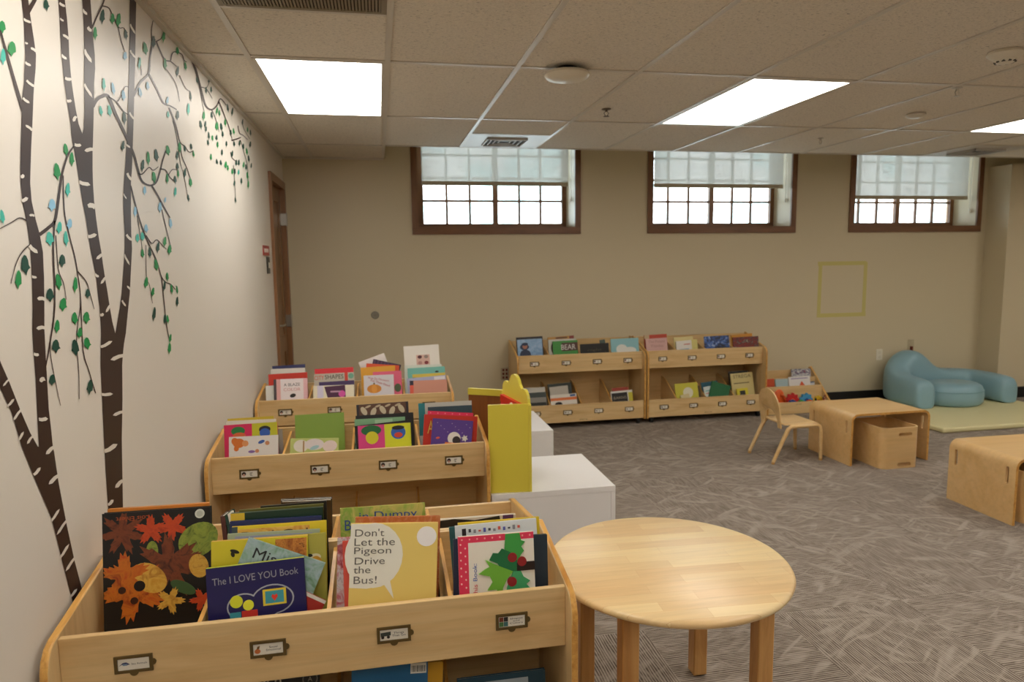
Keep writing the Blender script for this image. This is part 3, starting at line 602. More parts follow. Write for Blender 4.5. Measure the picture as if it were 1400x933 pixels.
# lower bin of the nearest browser
book(1.665, 12, (330, 921), (437, 914), '#14130f', 'black book with chalk handwriting in the lower left bin of the nearest browser', z0=LZ, t=.014,
     art=[('c', .88, .13, .10, '#6b675e'), ('c', .88, .13, .085, '#14130f')], title=[('Erich', .30, .12, .42, '#b5b0a2', .14), ('A', .88, .13, .06, '#8a8678', .06)])
book(1.665, 12, (481, 910), (585, 903), '#155a86', 'blue book with a white barcode sticker in the lower bin', z0=LZ, t=.016, art=[('r', .77, .03, .98, .16, '#d9d6cc')]+[('r', .785+.017*k, .06, .785+.017*k+[.006, .010, .008][k % 3], .14, '#2c2a28') for k in range(11)])
book(1.69, 12, (585, 906), (606, 905), '#c8951e', 'yellow book edge right of the blue barcode book', z0=LZ, t=.012)
book(1.665, 12, (625, 930), (745, 915), '#123a4c', 'dark teal book at the lower right of the nearest browser', z0=LZ, t=.012, art=[('r', .3, .06, .8, .4, '#9aa6b0')])
# --- second browser
B0 = 3.08
def pair(c1, c2, h1, h2, split=.5, hair1=None, hair2=None):
    return [('r', 0, 0, split, 1, c1), ('r', split, 0, 1, 1, c2)]+[('e', *h1), ('e', *h2)]
book(B0+.085, 12, (313, 598), (380, 595), '#e4e0dc', 'white board book with an orange bear shape, front of the second browser', t=.012, name='board_book',
     art=[('e', .20, .14, .12, .10, 0, '#d8752c'), ('e', .12, .10, .07, .08, 20, '#d8752c'), ('c', .33, .15, .065, '#e09a62'), ('e', .15, .25, .05, .06, 0, '#d8752c'), ('c', .78, .16, .045, '#c98a62'), ('e', .66, .13, .07, .035, 20, '#3c62b0'), ('c', .57, .32, .04, '#d8946a'), ('e', .46, .33, .07, .03, 0, '#8a6cb0')])
book(B0+.108, 12, (306, 582), (379, 577), '#d8275e', 'half pink half yellow board book with two round heads, left bin of the second browser', t=.014, name='board_book', spine='T', spc='#b8b42a',
     art=[('r', .52, 0, 1, .8, '#c4c02a'), ('e', .26, .13, .13, .085, 0, '#237a3c'), ('e', .28, .22, .12, .06, 0, '#d8683a'), ('e', .76, .13, .11, .07, 0, '#1c1c24'), ('e', .76, .20, .10, .09, 0, '#2c5ab0')])
book(B0+.132, 12, (309, 576), (377, 573), '#dedad2', 'white book with a pale rolled edge, left bin of the second browser', t=.008, pages='#8a8078')
book(B0+.15, 12, (311, 573), (374, 569), '#cfb332', 'thin yellow book at the back of the left bin of the second browser', t=.007)
book(B0+.17, 12, (376, 588), (386, 587), '#9a958a', 'grey book edge in the left bin of the second browser', t=.010, h=.2)
book(B0+.085, 12, (397, 600), (463, 599), '#c4cf7c', 'pale green and white pastel book in the second bin of the second browser', t=.012, pages='#f0ecdc',
     art=[('e', .22, .16, .15, .13, 0, '#ebe6da'), ('e', .50, .13, .20, .12, 0, '#e8dfe0'), ('e', .82, .17, .15, .12, 10, '#ecdcd8'), ('r', .26, .05, .29, .3, '#b08a5a'), ('e', .5, .2, .1, .04, 20, '#a9cfd8')])
book(B0+.21, 12, (403, 568), (470, 564), '#8aa845', 'plain green book standing tall in the second bin of the second browser', t=.012, pages='#d8dcc0')
book(B0+.085, 12, (489, 583), (561, 578), '#e0458c', 'board book with a pink half and a yellow half and round cartoon heads, third bin', t=.014, name='board_book', spine='T', spc='#1c1a1a',
     art=[('r', .50, 0, 1, 1, '#dce02a'), ('e', .25, .10, .19, .10, 0, '#1f6e3c'), ('c', .26, .24, .12, '#dcd52e'), ('e', .76, .17, .14, .13, 0, '#2f66c0'), ('e', .76, .08, .12, .04, 0, '#1a1a20'), ('e', .76, .22, .08, .05, 0, '#d8482c')])
book(B0+.108, 12, (484, 583), (562, 574), '#191718', 'black book behind the pink and yellow board book', t=.012)
book(B0+.135, 12, (482, 574), (551, 570), '#7fae84', 'mint green book behind the pink and yellow board book', t=.010, art=[('r', .4, .03, .75, .12, '#a9cba6')])
book(B0+.16, 12, (486, 569), (565, 564), '#141213', 'wide black book in the third bin of the second browser', t=.012)
book(B0+.19, 12, (487, 554), (558, 549), '#2a2026', 'book with brown and cream swirls, tallest in the third bin of the second browser', t=.020, pages='#cfc8bc',
     art=[('r', .05, .01, .95, .30, '#5c3a28')]+[('e', .14+.18*k, .13+.03*(k % 2), .05, .09, [30, -25][k % 2], '#cdbfa2') for k in range(5)]+[('e', .22+.19*k, .05, .06, .02, 20, '#bfae90') for k in range(4)])
book(B0+.085, 12, (592, 572), (647, 576), '#5b3f92', 'purple starry book with a white ghost shape, right bin of the second browser', t=.012, spine='R', spc='#a8284c',
     art=[('c', .12+.09*k, .10+.07*((k*5) % 4), .009, '#c9bfe0') for k in range(10)]+[('c', .56, .46, .16, '#e9e4dc'), ('e', .62, .50, .10, .10, 0, '#2b2226'), ('e', .16, .47, .05, .025, 15, '#e0604a'), ('p', leafpts(.82, .44, .09, 6, .2, .45), '#e4e0d8'), ('p', [(.34, .56), (.98, .58), (.98, .85), (.34, .85)], '#e8822c')])
book(B0+.108, 12, (575, 567), (648, 570), '#c8301e', 'red book with a big yellow letter A, right bin of the second browser', t=.010, spine='L', spc='#d8682a', title=[('A', .13, .23, .11, '#dcb84a', .24)])
book(B0+.13, 12, (585, 562), (647, 565), '#e0305c', 'hot pink dotted book in the right bin of the second browser', t=.010, art=[('c', .06+.08*k, .04+.05*(k % 2), .014, '#f08a9c') for k in range(12)])
book(B0+.152, 12, (585, 557), (645, 554), '#2c4450', 'dark slate book in the right bin of the second browser', t=.012, spine='L')
book(B0+.19, 12, (570, 552), (643, 548), '#c9c5bb', 'grey-white book with a teal spine strip at the back of the right bin', t=.012, art=[('r', 0, 0, .12, .6, '#1f7f86')])
# --- third browser
C0 = 4.365
book(C0+.085, 11, (378, 519), (424, 517), '#e9dede', 'white and pink spiral book reading A BLAZE COLOR, third browser', t=.010, name='spiral_book',
     art=[('r', 0, 0, .08, 1, '#4a4246'), ('r', .08, 0, .20, 1, '#dfa8a4'), ('r', .88, 0, 1, 1, '#dfb0b4'), ('e', .56, .52, .09, .06, 15, '#2c2420')], title=[('A BLAZE', .54, .18, .48, '#5a5458', .09), ('COLOR', .54, .33, .50, '#c98a8a', .09)])
book(C0+.11, 11, (363, 528), (392, 526), '#dfe0da', 'small pale book at the left end of the third browser', t=.008, art=[('r', .5, .4, .9, .6, '#9fd0d0'), ('r', .4, .65, .8, .9, '#d0d070')])
book(C0+.13, 11, (370, 512), (423, 509), '#bd2f1d', 'red book behind the white and pink spiral book', t=.012)
book(C0+.16, 11, (370, 505), (417, 503), '#d3cec4', 'off-white book behind the red one in the third browser', t=.012)
book(C0+.19, 11, (372, 501), (417, 498), '#2b2c58', 'navy book at the back left of the third browser', t=.010, spine='T')
book(C0+.212, 11, (418, 512), (428, 511), '#26324e', 'dark blue book edge left of the city shapes title book', t=.012, h=.2)
book(C0+.085, 11, (428, 528), (484, 526), '#e4dcc4', 'cream book with a purple and pink picture in the second bin of the third browser', t=.012, art=[('r', .1, .0, .25, .5, '#d0cade'), ('p', [(.27, .03), (.78, .0), (.80, .5), (.40, .5)], '#4b2344'), ('c', .70, .22, .085, '#d858a8'), ('r', .42, .14, .66, .18, '#b890a8')])
book(C0+.11, 11, (436, 523), (484, 520), '#43305c', 'dark purple book in the second bin of the third browser', t=.009)
book(C0+.135, 11, (429, 512), (484, 509), '#bdb4a4', 'grey book reading CITY SHAPES', t=.010, art=[('r', .76, 0, .84, .5, '#c8402c'), ('c', .92, .09, .07, '#6aa088')], title=[('CITY', .13, .10, .24, '#cf3f2e', .11), ('SHAPES', .50, .09, .46, '#1d1b1c', .11)])
book(C0+.16, 11, (430, 505), (483, 502), '#cf2430', 'bright red book behind the city shapes title book', t=.010)
book(C0+.18, 11, (470, 504), (488, 502), '#2b6ea2', 'blue book edge behind the city shapes title book', t=.012, h=.24)
book(C0+.085, 11, (497, 514), (538, 512), '#cfccd0', 'grey-lilac book with an orange pumpkin and curved red title', t=.012,
     art=[('e', .34, .46, .24, .15, 0, '#c9822a'), ('e', .34, .30, .03, .05, 0, '#6a5a24'), ('e', .34, .46, .09, .15, 0, '#d8943a')], title=[('How Do Dinosaurs', .50, .14, .70, '#b5485a', .075, -12), ('Eat Their Food', .55, .27, .66, '#b5485a', .075, -20)])
book(C0+.11, 11, (510, 509), (549, 507), '#d8607c', 'pink book right of the pumpkin book', t=.010, art=[('e', .85, .6, .12, .15, 0, '#4a5a3c')])
book(C0+.135, 11, (493, 503), (540, 500), '#d39a26', 'mustard yellow book behind the pumpkin book', t=.012)
book(C0+.165, 11, (501, 497), (546, 500), '#d04c24', 'orange-red book behind the mustard one', t=.010)
book(C0+.19, 11, (513, 491), (551, 499), '#3c2440', 'dark purple patterned book leaning behind the mustard one', t=.010, h=.24, art=[('r', .05+.12*k, .02, .08+.12*k, .4, '#5c3c60') for k in range(8)])
book(C0+.215, 11, (482, 496), (526, 480), '#ddd2cc', 'white book tilted up to the left at the back of the third browser', t=.008, h=.22)
book(C0+.085, 11, (560, 521), (611, 519), '#c98f7c', 'salmon pink book with a dark corner, right bin of the third browser', t=.012, art=[('r', 0, 0, .10, .12, '#2c2438'), ('r', 0, .12, .10, .5, '#d8604c')])
book(C0+.11, 11, (556, 518), (609, 513), '#a9acc8', 'lilac book behind the salmon pink one', t=.008, art=[('r', .7, .02, .98, .1, '#dcd8da')])
book(C0+.13, 11, (557, 504), (608, 501), '#6fb0a4', 'teal and yellow book with a black band behind the lilac one', t=.010, art=[('r', .12, .17, 1, .27, '#cfb54c'), ('r', .12, .26, .98, .30, '#1c1a1c'), ('e', .78, .13, .05, .025, 0, '#2a2622')])
book(C0+.15, 11, (552, 500), (603, 498), '#cdd0c4', 'pale green-white book edge behind the teal one', t=.008)
book(C0+.175, 11, (551, 474), (599, 471), '#dcd6cc', 'tall white book with four small portraits at the back of the third browser', t=.010, spine='R', spc='#8ab0b4',
     art=[('r', .34, .27, .72, .60, '#c9a496')]+[('e', .44+.18*i, .33+.17*j, .06, .05, 0, ['#4c1c24', '#8c7a70', '#a87c74', '#7c2c34'][i+2*j]) for i in (0, 1) for j in (0, 1)])
# --- bookcases at the back wall
D0 = 5.90
def bd(o, TL, TR, col, label, **k): return book(D0+o, k.pop('lean', 9), TL, TR, col, label, **k)
bd(.12, (699, 462), (735, 460), '#2c2426', 'dark book at the back left of the left bookcase top')
bd(.085, (705, 465), (739, 463), MX('#6f92bc', '#8fb0d0', '#a9bcd8', scale=14), 'light blue book with a dark figure on the left bookcase', art=[('e', .28, .30, .18, .12, 0, '#2a3350'), ('c', .30, .28, .10, '#a8705a'), ('e', .30, .19, .13, .06, 0, '#26304c'), ('e', .30, .6, .22, .2, 0, '#26304c')])
bd(.13, (740, 462), (776, 459), '#b98742', 'orange-brown book behind the green book on the left bookcase', t=.010, art=[('r', .3, .02, .75, .08, '#5c3a1c'), ('r', .82, 0, 1, .12, '#7c2a20')])
bd(.108, (748, 465), (786, 463), '#c9c6bc', 'grey-white photo book behind the green book on the left bookcase', t=.010, art=[('e', .2, .3, .12, .2, 0, '#4a4640')])
bd(.085, (757, 467), (791, 465), '#3f8a3c', 'green book with heavy black and white letters on the left bookcase', t=.010, art=[('r', .35, .08, 1, .4, '#4a2a22')], title=[('BEAR', .62, .25, .58, '#d8d4cc', .2)])
bd(.085, (793, 471), (832, 469), '#14110f', 'black book with faint gold lettering in the third bin of the left bookcase', t=.014, title=[('night', .5, .22, .5, '#4a4030', .10)])
bd(.12, (826, 465), (833, 464), '#4a5a52', 'dark green-grey book edge left of the sky blue book', t=.01)
bd(.085, (832, 464), (870, 462), '#86b6bc', 'sky blue book with a white cloud on the left bookcase', t=.012, art=[('e', .38, .36, .20, .16, 0, '#d8d8d0'), ('e', .66, .42, .24, .12, 0, '#d8d8d0'), ('e', .5, .5, .35, .12, 0, '#d8d8d0')])
bd(.12, (870, 459), (901, 457), '#b5432a', 'rust red book at the left end of the right bookcase top', t=.012, art=[('r', 0, 0, .22, .16, '#b9a07c')])
bd(.085, (874, 464), (903, 462), '#cda49c', 'pale pink book with faint title on the right bookcase', t=.010, title=[('The Potato', .5, .14, .8, '#a88480', .12), ('Thinks', .5, .34, .6, '#a88480', .12)])
bd(.10, (900, 466), (911, 464), '#4a3a2c', 'dark brown book edge right of the pale pink book', t=.012)
bd(.12, (916, 462), (942, 460), '#d8c88c', 'cream yellow book in the second bin of the right bookcase', t=.010)
bd(.10, (930, 466), (953, 464), '#d0c478', 'pale yellow book edge right of the small white book', t=.008)
bd(.085, (924, 467), (945, 465), '#dcd8d0', 'small white book with a blue line on the right bookcase', t=.008, art=[('r', .15, .5, .8, .58, '#5a9ac0'), ('r', .5, .2, .9, .26, '#c87a70')])
bd(.085, (947, 461), (981, 459), MX('#1c1a22', '#2a2c3c', '#3f68b0', '#c9d0d8', scale=16), 'black and blue picture book in the third bin of the right bookcase', t=.012, art=[('e', .55, .6, .14, .1, 0, '#c8762c')])
bd(.12, (990, 459), (1019, 456), '#c98a2c', 'orange book behind the dark red patterned book', t=.010)
bd(.085, (991, 462), (1026, 460), MX('#4a1c1c', '#8c2c22', '#2a2a30', '#b8a88c', scale=30), 'dark red patterned book at the right end of the right bookcase', t=.012)
def bl(o, TL, TR, col, label, **k): return book(D0+o, k.pop('lean', 12), TL, TR, col, label, z0=LZ, **k)
for k, (c_, l_) in enumerate((('#2a2a26', 'black'), ('#8a857c', 'grey'), ('#3c4440', 'dark green'), ('#c9c4b8', 'pale'))):
    bl(.05+.03*k, (716, 552-7*k), (747, 550-7*k), c_, l_+' book leaning in the lower left bin of the left bookcase', t=.014, pages='#d9d4c8', spine='B')
bl(.05, (749, 541), (785, 538), '#d9d2c6', 'white book with an orange stripe in the lower second bin of the left bookcase', t=.014, art=[('r', 0, .12, 1, .22, '#d8743c'), ('e', .3, .35, .14, .08, 0, '#1c1a1a'), ('r', .75, .02, .95, .10, '#3c5a90')])
bl(.085, (751, 530), (776, 527), '#b5ada0', 'plain grey book behind the orange-striped one', t=.012)
bl(.12, (746, 526), (778, 523), '#2c332e', 'dark green-black book at the back of the lower second bin', t=.014)
bl(.075, (835, 536), (864, 533), '#dcd8d0', 'white and yellow book with a black panel, lower right of the left bookcase', t=.012, art=[('r', .02, .08, .76, .6, '#211f1e'), ('r', .8, .1, 1, .8, '#d0c53a')], title=[('BARNS', .4, .3, .6, '#9a907c', .12)])
bl(.11, (837, 531), (859, 529), '#a2402c', 'red book edge behind the black-panelled one', t=.012)
bl(.07, (911, 526), (942, 523), '#c4bc3c', 'yellow-green book in the lower left bin of the right bookcase', t=.012, art=[('c', .55, .4, .22, '#d8d4bc')])
bl(.05, (930, 541), (942, 538), '#cdbf92', 'small cream book lying low in the right bookcase', t=.012)
bl(.10, (936, 530), (962, 527), '#4c3a2a', 'dark brown book in the lower second bin of the right bookcase', t=.012)
bl(.12, (951, 524), (973, 521), '#2a5a68', 'dark teal book in the lower second bin of the right bookcase', t=.012)
bl(.075, (956, 530), (972, 527), '#d2dcd8', 'white book with coloured lines beside the dark green one', t=.010, art=[('r', .1, .3, .9, .36, '#4ab0a8'), ('r', .1, .5, .9, .55, '#d86a4a')])
bl(.05, (974, 521), (999, 528), '#156034', 'dark green tilted book in the lower third bin of the right bookcase', t=.014, h=.20)
bl(.085, (989, 512), (1019, 509), '#c9b87c', 'tan book with brown block letters in the lower right bin of the right bookcase', t=.014, title=[('STREGA', .5, .14, .8, '#5c4a2a', .14)], art=[('r', .1, .4, .8, .44, '#6a5a34')])
bl(.12, (985, 509), (1012, 507), '#1d1b1a', 'black book behind the tan one', t=.012)
bl(.055, (1007, 532), (1022, 530), '#cfc032', 'small yellow and black book at the lower right of the right bookcase', t=.010, h=.14, art=[('r', .25, .2, .75, .7, '#22201e')])
# --- low display
F0 = 5.93
book(F0+.155, 10, (1078, 516), (1107, 514), '#e0dcd8', 'white book with an orange diamond shape on the low display', z0=.11, t=.010, art=[('p', [(.60, .20), (.82, .50), (.60, .80), (.42, .48)], '#d8562a'), ('r', .1, .06, .9, .10, '#9a8ab0')])
book(F0+.27, 10, (1083, 505), (1109, 504), MX('#2c3048', '#dcd8d4', '#3a4a70', '#b04a44', scale=30), 'blue and white patterned book at the top of the low display', z0=.17, t=.012)
book(F0+.165, 10, (1045, 519), (1058, 518), '#c9502c', 'orange book behind the toys at the left of the low display', z0=.11, t=.010)
book(F0+.165, 10, (1060, 519), (1077, 518), '#a9c0c4', 'pale blue book left of the white orange-diamond book', z0=.11, t=.010)
book(F0+.19, 10, (1107, 523), (1121, 521), '#44587a', 'dark blue and white book right of the white orange-diamond book', z0=.11, t=.010, art=[('r', 0, .1, 1, .3, '#c9ccd0')])
# ================================================================ WHITE CABINETS AND PUPPET THEATRE
def cabinet(x0, x1, y0, y1, z, label):
    t = tag(empty('white_cabinet', ((x0+x1)/2, (y0+y1)/2, 0)), label, 'cabinet', 'low white cabinets')
    W, Dp = (x1-x0)/2, (y1-y0)/2
    MB().box((-W, -Dp, z-.028), (W, Dp, z), WHITE).build('top_board', t, bevel=.0015)
    for s_ in (-1, 1): MB().box((s_*W-(.022 if s_ > 0 else 0), -Dp, 0), (s_*W+(.022 if s_ < 0 else 0), Dp, z-.0285), WHITE).build('side_panel', t, bevel=.001)
    MB().box((-W+.0225, -Dp+.002, .0), (W-.0225, -Dp+.014, z-.0285), WHITE).build('front_panel', t, bevel=.001)
    MB().box((-W+.0225, Dp-.014, .0), (W-.0225, Dp-.002, z-.0285), WHITE).build('back_panel', t)
cabinet(.492, 1.110, 3.12, 3.70, .42, 'white low cabinet under the yellow puppet theatre, nearer of the two')
cabinet(.492, 1.090, 4.27, 4.87, .42, 'white low cabinet behind the yellow puppet theatre, farther of the two')
t = tag(empty('puppet_theatre', (.60, 3.35, .421)), 'yellow wooden tabletop puppet theatre with red curtains, on the nearer white cabinet', 'puppet theatre')
P0 = Vector((.60, 3.35, .421))
def L_(x, y, z): return (x-P0.x, y-P0.y, z-P0.z)
z1 = .851
# near wing (faces the camera), centre panel with scalloped top (faces right), far wing (its unpainted inside faces the camera)
def panel(name, a, b, pts, th, mo, mi, **k):
    a, b = Vector(a), Vector(b); d_ = (b-a).normalized(); n_ = Vector((-d_.y, d_.x))*th
    fm = lambda u, v, w: L_(a.x+d_.x*u+n_.x*w, a.y+d_.y*u+n_.y*w, v)
    n = len(pts); mb = MB(); vs0 = [fm(u, v, 0) for u, v in pts]; vs1 = [fm(u, v, 1) for u, v in pts]
    mb.add(vs0+vs1, [tuple(range(n))], mo); mb.add(vs1, [tuple(range(n))], mi)
    mb.add(vs0+vs1, [(i, (i+1) % n, (i+1) % n+n, i+n) for i in range(n)], YEL)
    return mb.build(name, t, **k)
zb = .4215
panel('near_wing', (.485, 3.145), (.682, 3.125), [(0, zb)]+[(.197, zb), (.197, z1)]+[(0, z1)], .014, YEL, INW)
cA, cB = (.690, 3.125), (.628, 3.50)
Lc = (Vector(cB)-Vector(cA)).length
sc = [(0, zb), (Lc, zb), (Lc, .845)]+arc(Lc-.065, .858, .055, -5, 120, 6)[0:]+arc(Lc/2, .888, .078, 28, 152, 8)+arc(.065, .858, .055, 60, 185, 6)+[(0, .845)]
# frame with a stage window: outer outline, window left open behind the curtains
win_ = [(.07, .56), (Lc-.07, .56), (Lc-.07, .79), (.07, .79)]
a, b = Vector(cA), Vector(cB); d_ = (b-a).normalized(); n_ = Vector((-d_.y, d_.x))*.014
fmC = lambda u, v, w: L_(a.x+d_.x*u+n_.x*w, a.y+d_.y*u+n_.y*w, v)
mb = MB()
mb.prism([(0, zb), (Lc, zb), (Lc, .56), (0, .56)], fmC, 0, 1, YEL); mb.prism([(0, .56), (.07, .56), (.07, .79), (0, .79)], fmC, 0, 1, YEL); mb.prism([(Lc-.07, .56), (Lc, .56), (Lc, .79), (Lc-.07, .79)], fmC, 0, 1, YEL)
mb.prism([(0, .79), (Lc, .79)]+sc[2:], fmC, 0, 1, YEL); mb.build('stage_front', t)
# far wing
panel('far_wing', (.628, 3.512), (.458, 3.612), [(0, zb), (.197, zb), (.197, .818), (0, .818)], .014, YEL, INW)
a2, b2 = Vector((.629, 3.511)), Vector((.457, 3.612)); dd = (b2-a2).normalized(); nn = Vector((-dd.y, dd.x))
MB().prism([(0, .8185), (.200, .8185), (.200, .852), (0, .852)], lambda u, v, w: L_(a2.x+dd.x*u+nn.x*w, a2.y+dd.y*u+nn.y*w, v), -.002, .018, YEL).build('wing_cap', t)
# curtain rod board and gathered red curtains on the inside of the stage front
MB().prism([(.02, .800), (Lc-.03, .800), (Lc-.03, .838), (.02, .838)], fmC, 1.05, 2.4, RED).build('curtain_rail', t)
for (u0, u1) in ((.03, .16), (Lc-.17, Lc-.045)):
    vs = []; fs = []; n = 36
    for k in range(n+1):
        u = u0+(u1-u0)*k/n; w = 2.2+.6*math.sin(k*1.25); vs += [fmC(u, .799, w), fmC(u, .57, w*1.02)]
        if k: fs.append((2*k-2, 2*k, 2*k+1, 2*k-1))
    o = MB().add(vs, fs, RED).build('curtain', t, smooth=True); so = o.modifiers.new('th', 'SOLIDIFY'); so.thickness = .002
MB().prism(arc(.17, .82, .008, 0, 360, 10)[:-1], fmC, 2.4, 3.2, M('#e8dccb', .3)).build('knob', t)
# ================================================================ ROUND TABLE
TZ, TCX, TCY, TR = .55, .894, 2.008, .389
t = tag(empty('round_table', (TCX, TCY, 0)), 'round light wood children\'s table right of the nearest book browser', 'table')
MB().lathe([(TR-.012, TZ), (TR-.004, TZ-.003), (TR, TZ-.010), (TR-.003, TZ-.020), (TR-.010, TZ-.025), (TR-.012, TZ-.026)], 0, 0, STAVE, 96).build('tabletop', t, smooth=True, angle=60)
LEG = wood('table_leg_wood', '#cf9d5f', '#b07a40', 2, 1.2, .35)
for (lx, ly) in ((-.215, -.215), (.215, -.215), (.215, .205), (-.215, .205)):
    MB().box((lx-.026, ly-.026, .006), (lx+.026, ly+.026, TZ-.0265), LEG).build('leg', t, bevel=.005)
    MB().lathe([(.018, 0), (.018, .006)], lx, ly, BLACK, 14).build('foot_pad', t)
mb = MB(); ap = M('#b98a50', .4)
for (a_0, b_0) in (((-.188, -.225), (.188, -.207)), ((-.188, .197), (.188, .215)), ((-.225, -.188), (-.207, .178)), ((.207, -.188), (.225, .178))): mb.box((a_0[0], a_0[1], TZ-.075), (b_0[0], b_0[1], TZ-.0265), LEG)
mb.build('apron', t)
# ================================================================ TODDLER CHAIR
t = tag(empty('toddler_chair', (3.03, 4.665, 0), .03), 'small bentwood toddler chair beside the cube table', 'chair')
CW = wood('chair_ply', '#e0bd86', '#d3ab70', 0, 1., .35)
for s_ in (-1, 1):
    y = s_*.155
    MB().tube([(-.205, y*1.02, .014), (-.13, y, .17), (-.085, y, .255), (-.06, y, .272), (.05, y, .272), (.155, y, .272), (.178, y, .262), (.187, y, .235), (.192, y, .12), (.197, y, .014)], [.0125, .0145, .0155, .0150, .014, .014, .0150, .0150, .014, .0125], CW, 10).build('leg_frame', t, smooth=True)
    for x in (-.206, .1975): MB().tube([(x, y*(1.02 if x < 0 else 1), 0), (x, y*(1.02 if x < 0 else 1), .014)], .012, M('#b98a4c', .5), 10).build('foot_cap', t)
vs = []; fs = []; nx, ny = 12, 6
for i in range(nx+1):
    x = -.115+.30*i/nx
    for j in range(ny+1):
        y = (-.150+.30*j/ny)*(1-.06*(i/nx)); z = .290-.012*math.sin(math.pi*i/nx)+(-.016 if i == nx else 0)
        vs.append((x, y, z))
for i in range(nx):
    for j in range(ny): k = i*(ny+1)+j; fs.append((k, k+ny+1, k+ny+2, k+1))
o = MB().add(vs, fs, CW).build('seat', t, smooth=True); so = o.modifiers.new('th', 'SOLIDIFY'); so.thickness = .009; so.offset = 0
# backrest: rounded arch with a rounded opening at its foot
out = [(-.125, .255), (-.132, .38)]+[(.132*math.cos(math.radians(a)), .40+.145*math.sin(math.radians(a))) for a in range(172, 0, -12)]+[(.132, .38), (.125, .255)]
inn = [(.085, .255), (.078, .31), (.055, .36), (.02, .385), (-.02, .385), (-.055, .36), (-.078, .31), (-.085, .255)]
def fb(u, v, w): return (-.122-.19*max(0, v-.30)+w-.25*u*u, u, v)
poly = out+inn
mb = MB(); n = len(poly)
import mathutils
tris = mathutils.geometry.tessellate_polygon([[Vector((p[0], p[1], 0)) for p in poly]])
vsF = [fb(u, v, .005) for u, v in poly]; vsB = [fb(u, v, -.005) for u, v in poly]
mb.add(vsF+vsB, [tuple(q) for q in tris]+[tuple(k+n for k in q) for q in tris]+[(i, (i+1) % n, (i+1) % n+n, i+n) for i in range(n)], CW)
mb.build('backrest', t, bevel=.0)
for s_ in (-1, 1): MB().tube([(-.131, s_*.115, .272), (-.112, s_*.115, .272)], .006, STEEL, 10).build('screw', t)
# ================================================================ CUBE TABLES (bent ply, open front and back)
def cube_table(name, loc, rz, W, Dp, H, label, th=.016, R=.055):
    t = tag(empty(name, loc, rz), label, 'table', 'bent plywood cube tables'); w = W/2
    o = [(-w, 0)]+[(-w, H-R)]+arc(-w+R, H-R, R, 180, 90, 7)[1:]+arc(w-R, H-R, R, 90, 0, 7)+[(w, 0)]
    i = [(-w+th, 0), (-w+th, H-R)]+arc(-w+R, H-R, R-th, 180, 90, 7)[1:]+arc(w-R, H-R, R-th, 90, 0, 7)+[(w-th, 0)]
    n = len(o); vs = []
    for y in (-Dp/2, Dp/2): vs += [(x, y, z) for x, z in o]+[(x, y, z) for x, z in i]
    fs = []
    side = []
    for k in range(n-1):
        fs.append((k, k+1, 2*n+k+1, 2*n+k)); fs.append((n+k, n+k+1, 3*n+k+1, 3*n+k))
        side.append((k, k+1, n+k+1, n+k)); side.append((2*n+k, 2*n+k+1, 3*n+k+1, 3*n+k))
    side += [(0, n, 3*n, 2*n), (n-1, 2*n-1, 4*n-1, 3*n-1)]
    mb = MB().add(vs, fs, PLY); mb.add(vs, side, EDGE); s = mb.build('bent_shell', t, smooth=True, angle=30)
    # slot handles cut through both legs
    cut = MB()
    for sx in (-1, 1):
        for sy in (-1, 1):
            yc = sy*(Dp/2-.055)
            cut.prism(rrect(yc-.0105, H-.155, yc+.0105, H-.055, .010, 5), lambda u, v, w_: (w_, u, v), sx*w-sx*.05, sx*w+sx*.05, PLY)
    c = cut.build('slot_cutter'); c.parent = t; bpy.context.view_layer.update()
    md = s.modifiers.new('slots', 'BOOLEAN'); md.object = c; md.operation = 'DIFFERENCE'; md.solver = 'EXACT'
    dg = bpy.context.evaluated_depsgraph_get(); me = D.meshes.new_from_object(s.evaluated_get(dg)); s.modifiers.clear(); s.data = me
    D.objects.remove(c)
    try: me.set_sharp_from_angle(angle=math.radians(30))
    except Exception: pass
    return t
cube_table('cube_table', (3.667, 4.575, 0), .012, .665, .49, .385, 'bent plywood cube table with the storage bin tucked under it')
cube_table('cube_table', (3.805, 3.36, 0), -.02, .66, .47, .385, 'bent plywood cube table cut by the right edge of the photo')
# bin under the first table
t = tag(empty('storage_bin', (3.652, 4.375, 0), .0), 'bent plywood storage bin with slot handles under the cube table', 'bin')
w, dp, H, R, th = .155, .175, .30, .05, .009
def ring(e): return rrect(-w+e, -dp+e, w-e, dp-e, R-e, 6)
o_, i_ = ring(0), ring(th); n = len(o_)
vs = [(x, y, 0) for x, y in o_]+[(x, y, H) for x, y in o_]+[(x, y, H) for x, y in i_]+[(x, y, .012) for x, y in i_]
fs = [tuple(range(n))[::-1]]+[(k, (k+1) % n, (k+1) % n+n, k+n) for k in range(n)]+[(k+2*n, (k+1) % n+2*n, (k+1) % n+3*n, k+3*n) for k in range(n)]+[tuple(range(3*n, 4*n))]
mb = MB().add(vs, fs, PLY).add(vs, [(k+n, (k+1) % n+n, (k+1) % n+2*n, k+2*n) for k in range(n)], M('#e6c890', .35))
s = mb.build('bin_body', t, smooth=True, angle=35)
cut = MB()
for (z0_, z1_) in ((.238, .262), (.016, .042)):
    cut.prism(rrect(-.055, z0_, .055, z1_, .0115, 5), lambda u, v, w_: (u+.03, w_, v), -dp-.03, -dp+.03, PLY)
c = cut.build('slot_cutter'); c.parent = t; bpy.context.view_layer.update()
md = s.modifiers.new('slots', 'BOOLEAN'); md.object = c; md.solver = 'EXACT'
me = D.meshes.new_from_object(s.evaluated_get(bpy.context.evaluated_depsgraph_get())); s.modifiers.clear(); s.data = me; D.objects.remove(c)
me.set_sharp_from_angle(angle=math.radians(35))
t2 = t.copy(); COL.objects.link(t2); t2.location = (3.71, 3.30, 0)
for ch in list(t.children): c2 = ch.copy(); COL.objects.link(c2); c2.parent = t2
